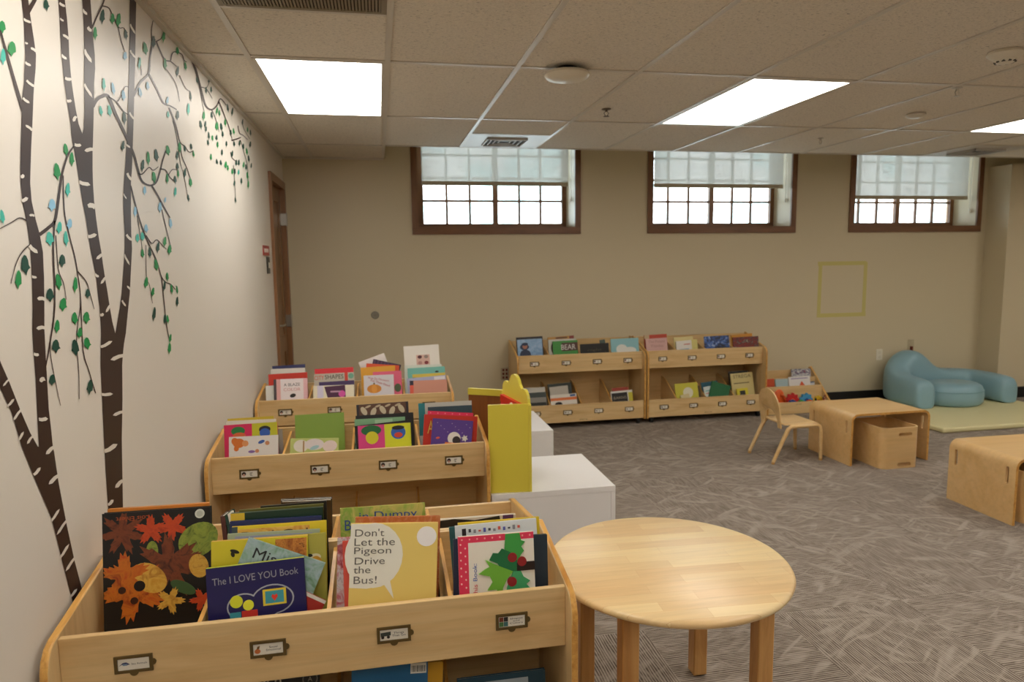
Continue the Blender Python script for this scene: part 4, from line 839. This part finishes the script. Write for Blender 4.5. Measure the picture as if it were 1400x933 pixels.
tag(t2, 'bent plywood bin under the cube table at the right edge, mostly out of view', 'bin')
for b_ in (t, t2): b_['group'] = 'plywood bins under the cube tables'
# ================================================================ SOFT PLAY CORNER
t = tag(empty('play_mat', (5.45, 5.45, 0)), 'pale yellow vinyl play mat under the blue couch', 'mat')
MB().box((-.735, -.49, .001), (.90, .62, .048), MATV).build('mat_body', t, bevel=.016)
t = tag(empty('soft_play_couch', (5.63, 5.98, .0485)), 'pale blue rounded soft play couch wrapping the round seat', 'couch')
def sweep(name, path, par):
    # path of (x,y,halfwidth,height): rounded loaf section
    n = 20; vs = []; fs = []; P = [Vector((p[0], p[1], 0)) for p in path]
    for i, p in enumerate(path):
        d_ = (P[min(i+1, len(P)-1)]-P[max(i-1, 0)]).normalized(); nn_ = Vector((-d_.y, d_.x, 0)); hw, hh = p[2], p[3]
        for k in range(n):
            a = 2*math.pi*k/n; cu, su = math.cos(a), math.sin(a); e = .55
            u = math.copysign(abs(cu)**e, cu)*hw; v = (math.copysign(abs(su)**(.75 if su > 0 else .35), su)+1)/2*hh
            q = P[i]+nn_*u; vs.append((q.x, q.y, v))
    for i in range(len(path)-1):
        for k in range(n): fs.append((i*n+k, i*n+(k+1) % n, (i+1)*n+(k+1) % n, (i+1)*n+k))
    fs += [tuple(range(n))[::-1], tuple(range((len(path)-1)*n, len(path)*n))]
    return MB().add(vs, fs, VINYL).build(name, par, smooth=True, subsurf=1)
# coordinates relative to (5.63, 6.0)
X0 = -.47
sweep('couch_wall', [(X0, -.345, .045, .10), (X0, -.34, .085, .18), (X0, -.325, .107, .245), (X0, -.29, .115, .272), (X0, -.20, .118, .285), (X0, -.08, .12, .29), (X0+.003, .02, .122, .31),
       (X0+.03, .11, .13, .36), (X0+.10, .175, .135, .44), (X0+.19, .20, .135, .495), (X0+.27, .205, .132, .505), (X0+.36, .21, .128, .475), (X0+.45, .21, .12, .39), (X0+.54, .21, .115, .315), (X0+.66, .21, .112, .29), (X0+.80, .205, .112, .285),
       (X0+.93, .17, .112, .28), (X0+.99, .08, .112, .275), (X0+1.0, -.06, .112, .27), (X0+1.0, -.20, .112, .265), (X0+1.0, -.27, .105, .255), (X0+1.0, -.30, .085, .20), (X0+1.0, -.305, .045, .10)], t)
t = tag(empty('round_ottoman', (5.60, 5.81, .0485)), 'pale blue puffy round seat in front of the soft play couch', 'ottoman')
prof = [(.20, 0), (.27, .004), (.298, .03), (.308, .09), (.30, .15), (.28, .19), (.235, .215), (.15, .225), (.05, .228)]
o = MB().lathe(prof, 0, 0, VINYL, 48).build('cushion', t, smooth=True); o.scale = (.98, .78, 1)
mb = MB(); seam = [(.300*math.cos(k*math.pi/24), .300*math.sin(k*math.pi/24), .145) for k in range(49)]
o = mb.tube(seam, .0035, M('#6d969e', .4), 6, False).build('piping', t, smooth=True); o.scale = (.995, .79, 1)
# ================================================================ TOYS ON THE LOW DISPLAY
def toy(name, px, py, y, z, label): p = atY(px, py, y); return tag(empty(name, (p.x, y, z)), label, 'toy')
fx = 3.99; FY = 5.93+.075
TO, TRD, TB, TG, TT, TYW = M('#e0601c', .4), M('#c02426', .4), M('#1f4f9c', .4), M('#3f9a4c', .4), M('#1f9a86', .35), M('#e0b82c', .4)
FB, FF = 6.028, 5.982
t = tag(empty('chunky_toy', (3.828, FB, .0415)), 'chunky orange toy at the left of the low display', 'toy')
o = MB().lathe([(.02, 0), (.05, .008), (.060, .05), (.058, .10), (.045, .15), (.02, .172), (.005, .176)], 0, 0, TO, 20).build('body', t, smooth=True); o.scale = (1, .42, 1.1)
MB().tube([(.0, -.028, .14), (.03, -.034, .13), (.046, -.036, .09), (.040, -.036, .05)], [.012, .012, .011, .008], M('#c94f18', .4), 10).build('arm', t, smooth=True)
t = tag(empty('toy_card_box', (3.705, FF, .0415)), 'small white card box left of the orange toy', 'toy'); MB().box((-.026, -.012, 0), (.026, .012, .12), M('#dcd8d2', .5)).box((-.018, -.0125, .03), (.012, -.012, .09), M('#c86a4a', .5)).build('box_body', t, bevel=.002)
def gear(name, x, y, r_, mt, mh, label, teeth=9):
    t = tag(empty(name, (x, y, .0415+r_)), label, 'toy'); pts = []
    for k in range(teeth*4): a = 2*math.pi*k/(teeth*4); q = r_*(1.0 if k % 4 < 2 else .82); pts.append((q*math.cos(a), q*math.sin(a)))
    MB().prism(pts, lambda u, v, w_: (u, w_, v), -.012, .012, mt).build('gear_wheel', t, bevel=.003)
    MB().tube([(0, -.017, 0), (0, .015, 0)], r_*.28, mh, 14).build('hub', t)
gear('toy_gear', 3.972, FB, .076, TRD, TO, 'large red toy gear beside the orange toy')
gear('toy_gear', 4.124, FB, .072, M('#4a9cc8', .4), TB, 'large light blue toy gear behind the small ones')
gear('toy_gear', 4.256, FB, .056, TYW, TRD, 'yellow toy gear behind the teal shell toy')
gear('toy_gear', 3.945, FF, .048, TB, TYW, 'dark blue toy gear at the front of the low display')
gear('toy_gear', 4.042, FF, .044, TG, TYW, 'green toy gear at the front of the low display')
gear('toy_gear', 4.134, FF, .044, TO, TRD, 'orange toy gear at the front of the low display')
t = tag(empty('toy_turtle', (4.228, FF, .0415)), 'dark toy with a shiny teal shell at the right of the low display', 'toy')
o = MB().lathe([(.038, .0), (.046, .02), (.044, .045), (.03, .062), (.01, .068)], 0, 0, M('#178a78', .15, coat=.8), 20).build('shell', t, smooth=True); o.scale = (1, .5, 1)
MB().tube([(-.02, -.0, .058), (-.026, -.0, .08), (-.03, -.002, .095)], [.012, .011, .009], M('#15181a', .4), 10).build('head', t, smooth=True)
t = tag(empty('toy_beads', (4.294, FF, .0415)), 'string of dark red and white beads at the right end of the low display', 'toy')
mb = MB()
for k in range(22):
    a = k*2.4; rr = .004+.0004*k; x = rr*math.cos(a); y = rr*math.sin(a)*.8; z = .010+.0052*k
    mb.lathe([(.002, z-.006), (.006, z-.003), (.0065, z), (.006, z+.003), (.002, z+.006)], x, y, [TRD, M('#dcd8d4', .4), M('#2a2230', .4)][k % 3], 8)
mb.build('bead_string', t, smooth=True)
# ================================================================ WALL MURAL (vinyl trees flat on the left wall)
def wp(x, y, off=0): p = atX(x, y, XL); return Vector((XL+.0012+off, p.y, min(p.z, ZC-.02)))
def strip(mb, L, R, mat, off=0):
    # L and R: lists of (x,y) down both edges, resampled by height
    ys = sorted(set([p[1] for p in L]+[p[1] for p in R]))
    lo, hi = max(L[0][1], R[0][1]), min(L[-1][1], R[-1][1]); ys = [y for y in ys if lo <= y <= hi]
    def at(P_, y):
        for a, b in zip(P_, P_[1:]):
            if a[1] <= y <= b[1]: return a[0]+(b[0]-a[0])*(y-a[1])/max(1e-6, b[1]-a[1])
        return P_[-1][0]
    vs = []; fs = []
    for k, y in enumerate(ys):
        vs += [wp(at(L, y), y, off), wp(at(R, y), y, off)]
        if k: fs.append((2*k-2, 2*k-1, 2*k+1, 2*k))
    mb.add(vs, fs, mat)
def pline(mb, pts, w0, w1, mat, off):
    # smooth a polyline in the picture frame of the wall, then lay it on the wall as a ribbon
    q = []
    for i in range(len(pts)-1):
        p0 = pts[max(i-1, 0)]; p1, p2 = pts[i], pts[i+1]; p3 = pts[min(i+2, len(pts)-1)]
        for s_ in range(4):
            t_ = s_/4; f = lambda a, b, c, d: .5*((2*b)+(-a+c)*t_+(2*a-5*b+4*c-d)*t_*t_+(-a+3*b-3*c+d)*t_**3)
            q.append((f(p0[0], p1[0], p2[0], p3[0]), f(p0[1], p1[1], p2[1], p3[1])))
    q.append(pts[-1]); vs = []; fs = []
    for i, p in enumerate(q):
        a = q[max(i-1, 0)]; b = q[min(i+1, len(q)-1)]; dx, dy = b[0]-a[0], b[1]-a[1]; l = math.hypot(dx, dy) or 1; w_ = (w0+(w1-w0)*i/(len(q)-1))/2
        vs += [wp(p[0]-dy/l*w_, p[1]+dx/l*w_, off), wp(p[0]+dy/l*w_, p[1]-dx/l*w_, off)]
        if i: fs.append((2*i-2, 2*i-1, 2*i+1, 2*i))
    mb.add(vs, fs, mat)
def notch(mb, x1, y1, x2, y2, w_, off=.0006):
    dx, dy = x2-x1, y2-y1; l = math.hypot(dx, dy); nx_, ny_ = -dy/l*w_/2, dx/l*w_/2
    pts = [(x1+nx_*.6, y1+ny_*.6), (x1+dx*.35+nx_, y1+dy*.35+ny_), (x1+dx*.8+nx_*.8, y1+dy*.8+ny_*.8), (x2+dx*.05, y2+dy*.05), (x1+dx*.8-nx_*.9, y1+dy*.8-ny_*.9), (x1+dx*.3-nx_*.6, y1+dy*.3-ny_*.6), (x1-nx_*.9, y1-ny_*.9)]
    mb.add([wp(a, b, off) for a, b in pts], [tuple(range(7))], WALLL)
LC = {'G': M('#1a8a48', .45, .25, name='green_leaf_vinyl'), 'D': M('#0f4436', .45, .25, name='dark_green_leaf_vinyl'), 'T': M('#3fb6a4', .45, .3, name='teal_and_glare_leaf_vinyl'), 'B': M('#8cc0dc', .45, .3, name='blue_and_glare_leaf_vinyl')}  # blue and teal also colour leaves whitened by glare; that reflection is painted in
def leaf(par, x, y, w_, h_, c, flip=0):
    k = random.uniform(-.16, .16)+flip
    o = [(0, -.5), (.20, -.44), (.34, -.22), (.36, .0), (.5, .14), (.28, .20), (.12, .34), (.02, .5), (-.14, .26), (-.40, .18), (-.36, -.10), (-.26, -.34)]
    if random.random() < .5: o = [(-a, b) for a, b in o]
    w_ *= 1.08; h_ *= 1.08
    pts = [(x+(a*math.cos(k)-b*math.sin(k)*h_/max(w_, 1))*w_, y+(b*math.cos(k)+a*math.sin(k)*w_/h_)*h_) for a, b in o]
    MB().add([wp(a, b, .0010) for a, b in pts], [tuple(range(len(pts)))], LC[c]).build('leaf', par, recalc=False)
def tree(loc_px, label, strips, notches, branches, leaves):
    t = tag(empty('tree_decal', tuple(atX(*loc_px, XL))), label, 'wall decal', 'vinyl tree decals on the left wall'); inv = Matrix.Translation(t.location).inverted()
    def fin(mb, name): o = mb.build(name, t, recalc=False); o.data.transform(inv); return o
    if strips:
        mb = MB()
        for L, R in strips: strip(mb, L, R, TRUNKM)
        for n_ in notches: notch(mb, *n_)
        fin(mb, 'trunk')
    for (pts, w0, w1) in branches: mb = MB(); pline(mb, pts, w0, w1, TRUNKM, .0003); fin(mb, 'branch')
    for lf in leaves:
        leaf(t, *lf)
    for o in t.children:
        if o.name.startswith('leaf'): o.data.transform(inv)
# left tree
T1L = [(29, -60), (29, 0), (31, 19), (32, 30), (33, 56), (34, 75), (33, 94), (32, 115), (30, 131), (29, 160), (27.5, 200), (27, 230), (27.5, 250), (30, 275), (35, 300), (38, 320), (41, 345), (43, 380), (44, 418), (43.5, 450), (45, 480), (48, 517), (50, 560), (52, 600), (52.5, 611)]
T1R = [(38, -60), (38, 0), (39.5, 13), (42, 30), (46, 56), (48.5, 75), (48, 94), (46, 115), (45, 131), (44, 160), (42, 200), (41, 230), (40.5, 250), (42.5, 275), (48, 300), (53.5, 320), (58, 345), (59.5, 380), (60, 418), (60, 450), (61.5, 480), (63.5, 517), (66, 560), (69.5, 590), (71.5, 611)]
T2L = [(-40, 440), (0, 532), (15.4, 565), (29, 611)]; T2R = [(-40, 400), (0, 495.4), (11.6, 522), (27, 561), (40.5, 592), (51, 611)]
TBL = [(29, 611), (48, 658), (69.5, 708), (83, 762), (96.5, 815), (118, 900), (140, 990)]; TBR = [(71.5, 611), (73.4, 619), (79, 658), (90.7, 719), (101, 766), (110, 800.5), (134, 900), (156, 990)]
tree((100, 700), 'left vinyl birch tree on the wall with a forked trunk, cut by the left edge', [(T1L, T1R), (T2L, T2R), (TBL, TBR)],
     [(31, 26, 41, 31, 4), (33, 58, 37, 60, 3), (48, 70, 41, 65, 4), (33, 85, 41, 90, 4), (35, 110, 46, 119, 4), (30, 134, 39, 141, 4), (43, 178, 34, 171, 4), (27, 242, 32, 240, 6), (28, 275, 37, 271, 6), (46, 295, 39, 294, 4), (39, 336, 50, 346, 6),
      (42, 378, 49, 380, 4), (60, 409, 50, 408, 6), (60, 448, 49, 449, 6), (45, 484, 52, 486, 5), (60, 518, 53, 521, 7), (52, 574, 64, 573, 6), (73, 611, 62, 621, 6), (79, 650, 66, 662, 6),
      (11, 519, 3, 528, 3), (9, 556, 18, 546, 4), (27, 561, 17, 575, 4), (23, 604, 31, 591, 4), (43, 597, 36, 607, 4), (45, 650, 54, 640, 5), (69, 713, 80, 697, 4), (90, 712, 77, 731, 4), (80, 765, 93, 745, 4), (102, 762, 89, 781, 4), (95, 817, 104, 806, 4)],
     [([(-2, 30), (0, 43), (9, 76), (20, 115), (31, 152)], 2, 5), ([(36, 18), (42, 8), (50, -6)], 7, 5), ([(53, 321), (66, 311), (74, 302), (78, 280), (82, 250), (85, 234), (92, 212), (101, 199)], 5, 2.2),
      ([(74, 302), (72, 340), (74, 418), (67, 472), (61, 505), (60, 522)], 2.6, 1.5), ([(85.5, 240), (87, 287), (92.5, 316), (101, 349), (105, 371), (109.7, 411), (106, 441), (104, 466), (107, 510), (107.5, 546)], 1.8, .8),
      ([(105, 371), (117, 385), (122, 400), (128, 423)], 1.6, .7), ([(109.7, 411), (113, 479), (121, 508), (130, 538)], 1.4, 1.2), ([(75.5, 322), (79, 368), (86, 387), (90, 410)], 1.3, .7), ([(68, 465), (68.5, 487), (75, 522), (82, 555)], 1.2, .7),
      ([(42, 333), (30, 344), (21, 361), (14, 388)], 2, .8), ([(36, 302), (26, 298), (15, 304), (-3, 314)], 2, 1)],
     [(2, 37, 10, 17, 'G'), (15, 67, 13, 20, 'G'), (3, 78, 8, 22, 'T'), (62, 7, 8, 15, 'D'), (2, 297, 7, 20, 'T'), (89, 205, 7, 17, 'G'), (97, 218, 7, 19, 'G'), (77, 235, 10, 23, 'G'), (91.5, 260, 7, 19, 'T'), (70, 281, 11, 17, 'B'), (94, 307, 8, 15, 'B'), (80, 312, 8, 17, 'T'),
      (67, 327, 12, 19, 'T'), (89, 327, 7, 21, 'T'), (33, 363, 13, 27, 'D'), (24, 383, 10, 25, 'G'), (84, 357, 10, 17, 'D'), (79, 386, 9, 22, 'G'), (102, 390, 7, 21, 'G'), (67, 404, 12, 18, 'D'), (119, 402, 7, 13, 'D'), (85, 417, 11, 18, 'G'), (101, 436, 9, 17, 'G'), (117, 435, 10, 16, 'G'),
      (77, 447, 8, 18, 'G'), (108, 456, 8, 15, 'G'), (75, 474, 12, 18, 'D'), (102, 476, 11, 22, 'D'), (118, 470, 10, 16, 'G'), (70, 520, 10, 15, 'D'), (122, 530, 9, 20, 'D')])
ALL = [(79, -40), (79, 0), (81, 26), (82, 50), (83.5, 75), (85.5, 94), (87, 110), (90, 131), (93, 150), (96, 170), (97, 183)]; ALR = [(88, -40), (88, 0), (91, 26), (93, 50), (94, 75), (95.5, 94), (97, 110), (100, 131), (103, 150), (107, 170), (112, 183)]
BLL = [(112, -40), (112, 0), (113.5, 26), (114.5, 50), (115, 75), (114.5, 94), (114.5, 115), (115, 150), (114, 175), (112, 183)]; BLR = [(123, -40), (123, 0), (125, 26), (126.5, 50), (129, 75), (129.5, 94), (128, 115), (128, 131), (127.5, 150), (127, 175), (126.7, 183)]
JL = [(97, 183), (98.5, 195), (101, 206), (105, 230), (108, 250), (112, 275), (117, 300), (120.5, 325), (124, 345), (127, 360), (131, 380), (133, 400), (135.5, 420), (137, 440), (137.7, 456)]
JR = [(126.7, 183), (126.5, 195), (126, 206), (126, 230), (126.5, 250), (128, 275), (131, 300), (134.5, 325), (138, 345), (140, 360), (143, 380), (146.5, 400), (149.5, 420), (153, 440), (157, 456)]
TL4 = [(177, -40), (177, 0), (177, 40), (176.5, 70), (176, 100), (175, 130), (174, 170), (172.5, 200), (170.5, 230), (169, 250), (168, 270), (168.5, 290), (170, 320), (170, 340), (169, 360), (167.5, 380), (166, 400), (163.5, 420), (160, 440), (157, 456)]
TR4 = [(185.8, -40), (185.5, 0), (185, 40), (184.5, 70), (184, 100), (183, 130), (182, 170), (181, 200), (180, 230), (178.5, 250), (178.5, 290), (179, 320), (180, 340), (179, 360), (178, 380), (177, 400), (175, 420), (173, 440), (171.5, 456)]
LL = [(137.7, 456), (137, 480), (137, 500), (139, 545), (141.5, 600), (145, 660), (147, 690), (150, 745), (154, 820), (158, 900)]; LR = [(171.5, 456), (169, 470), (167.5, 485), (166.5, 500), (167, 545), (166, 600), (167, 660), (167.5, 690), (168, 745), (170, 820), (173, 900)]
tree((155, 650), 'right vinyl birch tree on the wall with three tall stems above one trunk', [(ALL, ALR), (BLL, BLR), (JL, JR), (TL4, TR4), (LL, LR)],
     [(80, 4, 88, 9, 4), (81, 25, 86, 29, 3), (93, 53, 85, 47, 4), (83, 75, 90, 81, 4), (88, 107, 97, 109, 5), (90, 138, 97, 138, 5), (103, 159, 99, 166, 5), (112, 13, 118, 20, 4), (119, 37, 124, 43, 5), (114, 68, 124, 85, 5), (114, 115, 125, 133, 4), (128, 122, 131, 126, 2),
      (101, 198, 110, 199, 5), (127, 204, 115, 206, 6), (107, 249, 122, 253, 6), (129, 283, 119, 280, 8), (119, 324, 131, 321, 6), (141, 347, 131, 354, 5), (129, 375, 134, 379, 4), (145, 378, 137, 388, 4), (151, 416, 144, 427, 4), (136, 431, 141, 430, 5), (137, 475, 152, 467, 5), (168, 486, 151, 492, 6),
      (138, 540, 153, 539, 5), (168, 563, 154, 568, 5), (142, 618, 159, 608, 7), (167, 657, 157, 667, 6), (147, 691, 154, 684, 5), (177, 33, 184, 46, 3), (177, 69, 184, 79, 3), (176, 154, 183, 164, 3), (170, 196, 177, 202, 3), (173, 237, 179, 247, 4), (168, 265, 172, 272, 2), (172, 321, 179, 329, 4),
      (169, 348, 176, 362, 3), (179, 398, 173, 391, 3), (166, 411, 171, 419, 3)],
     [([(125, 38), (131, 24), (139, 7.5), (143, -4)], 2.6, 1.8), ([(139, 8), (148, 11), (154, 22.5), (162, 37.5), (168, 38), (173.5, 45)], 2, .8), ([(161, 37), (165, 55), (170.6, 72)], 1.2, .7),
      ([(126, 146), (131, 137), (138, 132), (147, 131.5), (157.5, 156), (167, 176), (172, 187), (182, 210.5), (187.5, 230), (193, 247), (203, 253.5), (212.6, 250), (218.4, 233.7), (222, 219), (227, 205)], 5, 1.5),
      ([(147, 132), (158, 139), (168, 152), (177, 158)], 2, 1), ([(160, 139), (166, 130), (170, 119), (175, 119)], 1.4, .9), ([(188, 237), (194, 238), (203, 229), (209, 233), (216, 228)], 1.8, .9), ([(219, 231), (226, 233), (232, 243), (239, 248)], 1.8, 1.2), ([(230, 239), (235, 232), (241, 232.5)], 1.2, .8),
      ([(207, 254), (215.5, 268), (224, 284), (232, 298)], 2.4, 1.4), ([(217.4, 272), (224, 301), (230, 326), (234, 341)], 1.2, .8), ([(178, 254), (185.6, 284), (193, 309), (203, 334), (210.7, 350), (215, 361), (220, 378), (226, 386), (233, 389), (239, 396)], 2, 1.2),
      ([(220.3, 379), (223.7, 412), (227, 443), (230.6, 463)], 1.3, 1), ([(199, 322), (207, 333), (213.6, 328), (221, 335), (227, 341)], 1.6, .9), ([(187, 295), (191.4, 324), (194.3, 343)], .9, .7), ([(199, 335), (199.7, 378), (204, 391), (208, 415)], .9, .6),
      ([(182, 132), (191, 113), (202.5, 101), (204.4, 80.7), (208, 60), (212, 54)], 3, 1.8), ([(208, 60), (206.5, 44), (209, 25)], 1.2, .8), ([(212, 57), (219.4, 53), (223, 46)], 1.6, 1), ([(213, 57), (224, 80.7), (232.6, 84), (241, 91)], 2, 1.2), ([(232.6, 83), (236.3, 71.3), (247.6, 74), (251.3, 82.5), (255, 85)], 1.6, 1),
      ([(225, 92), (240, 114.5), (245, 139)], .9, .6), ([(245, 103), (253, 120), (259.8, 125)], .9, .7), ([(203, 101), (213.8, 122), (223, 140.7), (232.6, 145), (241, 150)], 2.2, 1.4), ([(230.7, 147), (240, 172), (245.4, 194), (252, 200), (258, 208), (264, 206)], 2, 1), ([(245.4, 195), (248.3, 214), (255, 230), (261, 248)], 1.5, 1),
      ([(236, 165), (242.5, 195), (246, 222), (251, 241), (256, 267)], .9, .6), ([(193, 103), (192, 90), (189, 78)], .8, .5)],
     [(139, 23, 7, 20, 'D'), (153, 26, 6, 15, 'G'), (161, 28, 7, 19, 'G'), (129, 46, 6, 18, 'G'), (171, 48, 5, 14, 'D'), (170, 77, 6, 12, 'B'), (190, 87, 4, 17, 'T'), (141, 116, 5, 18, 'T'), (154, 122, 5, 18, 'B'), (168, 131, 6, 15, 'B'), (137, 152, 5, 14, 'T'), (149, 152, 6, 16, 'T'), (169, 162, 6, 17, 'D'),
      (198, 67, 7, 18, 'G'), (209, 58, 6, 17, 'D'), (223, 50, 5, 18, 'G'), (242, 70, 5, 11, 'G'), (225, 88, 5, 16, 'G'), (242, 98, 4, 15, 'D'), (253, 91, 4, 12, 'G'), (260, 132, 3, 14, 'D'), (257, 150, 4, 17, 'T'), (191, 127, 5, 14, 'B'), (201, 118, 5, 12, 'B'), (228, 138, 4, 11, 'B'), (229, 157, 4, 10, 'T'), (242, 158, 5, 13, 'D'),
      (167, 200, 5, 15, 'D'), (194, 227, 5, 17, 'D'), (202, 217, 5, 19, 'G'), (213, 213, 6, 18, 'D'), (229, 206, 6, 14, 'G'), (210, 243, 6, 16, 'G'), (245, 202, 5, 14, 'G'), (252, 204, 3, 9, 'D'), (261, 201, 3, 9, 'D'), (264, 211, 3, 9, 'G'), (241.6, 213, 4, 12, 'D'), (242, 228, 4, 10, 'D'), (243, 238, 3, 12, 'G'), (252, 237, 4, 14, 'D'), (228, 245, 4, 14, 'G'), (239, 246, 4, 11, 'D'),
      (260, 250, 5, 12, 'G'), (239, 263, 4, 13, 'T'), (257, 271, 3, 10, 'D'), (197, 261, 5, 12, 'B'), (184, 290, 5, 14, 'B'), (218, 284, 6, 14, 'B'), (225, 274, 3, 8, 'B'), (232.5, 306, 5, 14, 'B'), (199, 313, 6, 12, 'B'), (187, 326, 6, 12, 'T'), (194, 324, 6, 12, 'T'), (224.5, 331, 5, 14, 'G'), (215, 339, 5, 15, 'D'), (231, 342, 6, 14, 'G'), (194, 347, 5, 12, 'G'), (204, 346, 5, 15, 'D'),
      (213, 363, 6, 16, 'G'), (228, 379, 4, 12, 'G'), (199, 387, 6, 16, 'G'), (208, 400, 5, 13, 'G'), (224, 392, 4, 14, 'D'), (234, 396, 4, 14, 'G'), (241.5, 397, 3, 12, 'G'), (241.5, 413, 4, 14, 'D'), (210, 430, 5, 19, 'D'), (224.6, 437, 4, 14, 'D'), (228.5, 437, 4, 12, 'G'), (232, 463, 4, 12, 'G'), (231, 477, 5, 15, 'G')])
tree((290, 140), 'far vinyl hanging branch with many small leaves near the door end of the wall', None, [],
     [([(262, 80), (268, 99), (275.7, 128), (281, 145), (289, 150), (296.4, 144), (301, 135), (309, 144)], 3.6, 1.2), ([(274, 119), (282, 122), (289.8, 135)], 1.4, .7), ([(280, 124), (285, 114), (286, 107)], 1, .6), ([(299, 139), (307.6, 161), (312, 172), (316.8, 190)], 1.6, .8), ([(289, 150), (294.5, 163), (299, 180)], 1.3, .6), ([(271, 108), (276, 140), (279, 152)], .8, .5),
      ([(316, 192), (321, 191), (329, 188)], 2.2, 1.2), ([(315, 208), (317, 216), (323, 221)], 1.3, .8), ([(318.7, 226), (320.6, 250), (321.8, 272)], .8, .5), ([(328.4, 192), (333, 208), (338, 228), (339, 252)], .9, .6), ([(325, 172), (327, 182), (332, 185), (338, 191)], 1.2, .7), ([(331, 166), (333, 176), (341, 190)], .9, .5)],
     [(269, 110, 3, 10, 'D'), (281, 124, 3, 10, 'D'), (285, 110, 3, 9, 'D'), (288, 123, 3, 9, 'D'), (278, 159, 4, 13, 'G'), (274, 171, 4, 12, 'D'), (280, 170, 3, 9, 'D'), (289, 158, 3, 10, 'D'), (296, 152, 3, 11, 'G'), (299.5, 155, 3, 9, 'G'), (311, 148, 3, 12, 'D'), (317, 153, 3, 12, 'D'), (296, 173, 5, 12, 'G'), (307.5, 168, 3, 10, 'G'), (281, 177, 3, 9, 'D'), (285, 186, 3, 11, 'D'), (290, 189, 3, 8, 'G'), (284, 195.5, 3, 8, 'D'),
      (302, 174, 4, 11, 'D'), (304, 184, 3, 9, 'D'), (295.6, 188.5, 3, 8, 'D'), (297, 198.5, 3, 9, 'G'), (309, 197, 3, 8, 'D'), (303, 209, 3, 9, 'D'), (288, 215, 3, 9, 'G'), (296, 221.5, 3, 8, 'D'), (301.5, 223, 3, 8, 'D'), (308, 226, 4, 10, 'G'), (311, 230, 3, 8, 'G'), (315, 182, 3, 9, 'D'), (319, 180, 3, 9, 'G'), (319.6, 197, 3, 8, 'D'), (327, 196, 3, 9, 'D'), (332, 201, 3, 9, 'D'), (317, 211, 3, 10, 'D'), (322.5, 223, 3, 9, 'D'),
      (326, 223, 3, 9, 'D'), (317, 235, 3, 9, 'G'), (320.5, 235, 3, 9, 'D'), (325.6, 236, 3, 8, 'T'), (320, 251, 3, 8, 'D'), (329.5, 248, 3, 9, 'D'), (332.5, 226, 3, 9, 'G'), (336, 229, 3, 9, 'D'), (337, 207.5, 3, 10, 'G'), (339.6, 217.5, 3, 10, 'D'), (343, 227, 2.5, 8, 'D'), (338, 241, 3, 11, 'G'), (339, 253, 3, 11, 'G'), (341.6, 198, 3, 9, 'D'), (342, 182, 2.5, 9, 'D'), (338, 178, 2.5, 8, 'G'), (331, 167, 2.5, 8, 'D'), (321.6, 274, 2.5, 8, 'D')])
# ================================================================ SKY, CAMERA
w = D.worlds.new('sky'); bpy.context.scene.world = w; w.use_nodes = True; N, L = w.node_tree.nodes, w.node_tree.links; N.clear()
tc = N.new('ShaderNodeTexCoord'); n1 = noise(N, L, mapping(N, L, tc.outputs['Generated'], (14, 14, 20)), 1, 4, .6, 1.)
col = ramp(N, L, n1, [(.40, '#bdeaf0'), (.52, '#f2fbff'), (1., '#ffffff')])
bg = N.new('ShaderNodeBackground'); L.new(col, bg.inputs[0]); bg.inputs[1].default_value = 4.0; o = N.new('ShaderNodeOutputWorld'); L.new(bg.outputs[0], o.inputs[0])
cd = D.cameras.new('camera'); cam = D.objects.new('camera', cd); COL.objects.link(cam)
cd.sensor_width = 36; cd.lens = 36*F_PX/1400; cd.clip_start = .05; cd.clip_end = 100
m = Matrix((_r, _u, -_f)).transposed().to_4x4(); m.translation = CAM; cam.matrix_world = m
cd.dof.use_dof = True; cd.dof.focus_distance = 2.0; cd.dof.aperture_fstop = 4.5
sc_ = bpy.context.scene; sc_.camera = cam
vs_ = sc_.view_settings; vs_.view_transform = 'Standard'; vs_.look = 'None'; vs_.gamma = 1; vs_.use_curve_mapping = False; vs_.exposure = 0.64
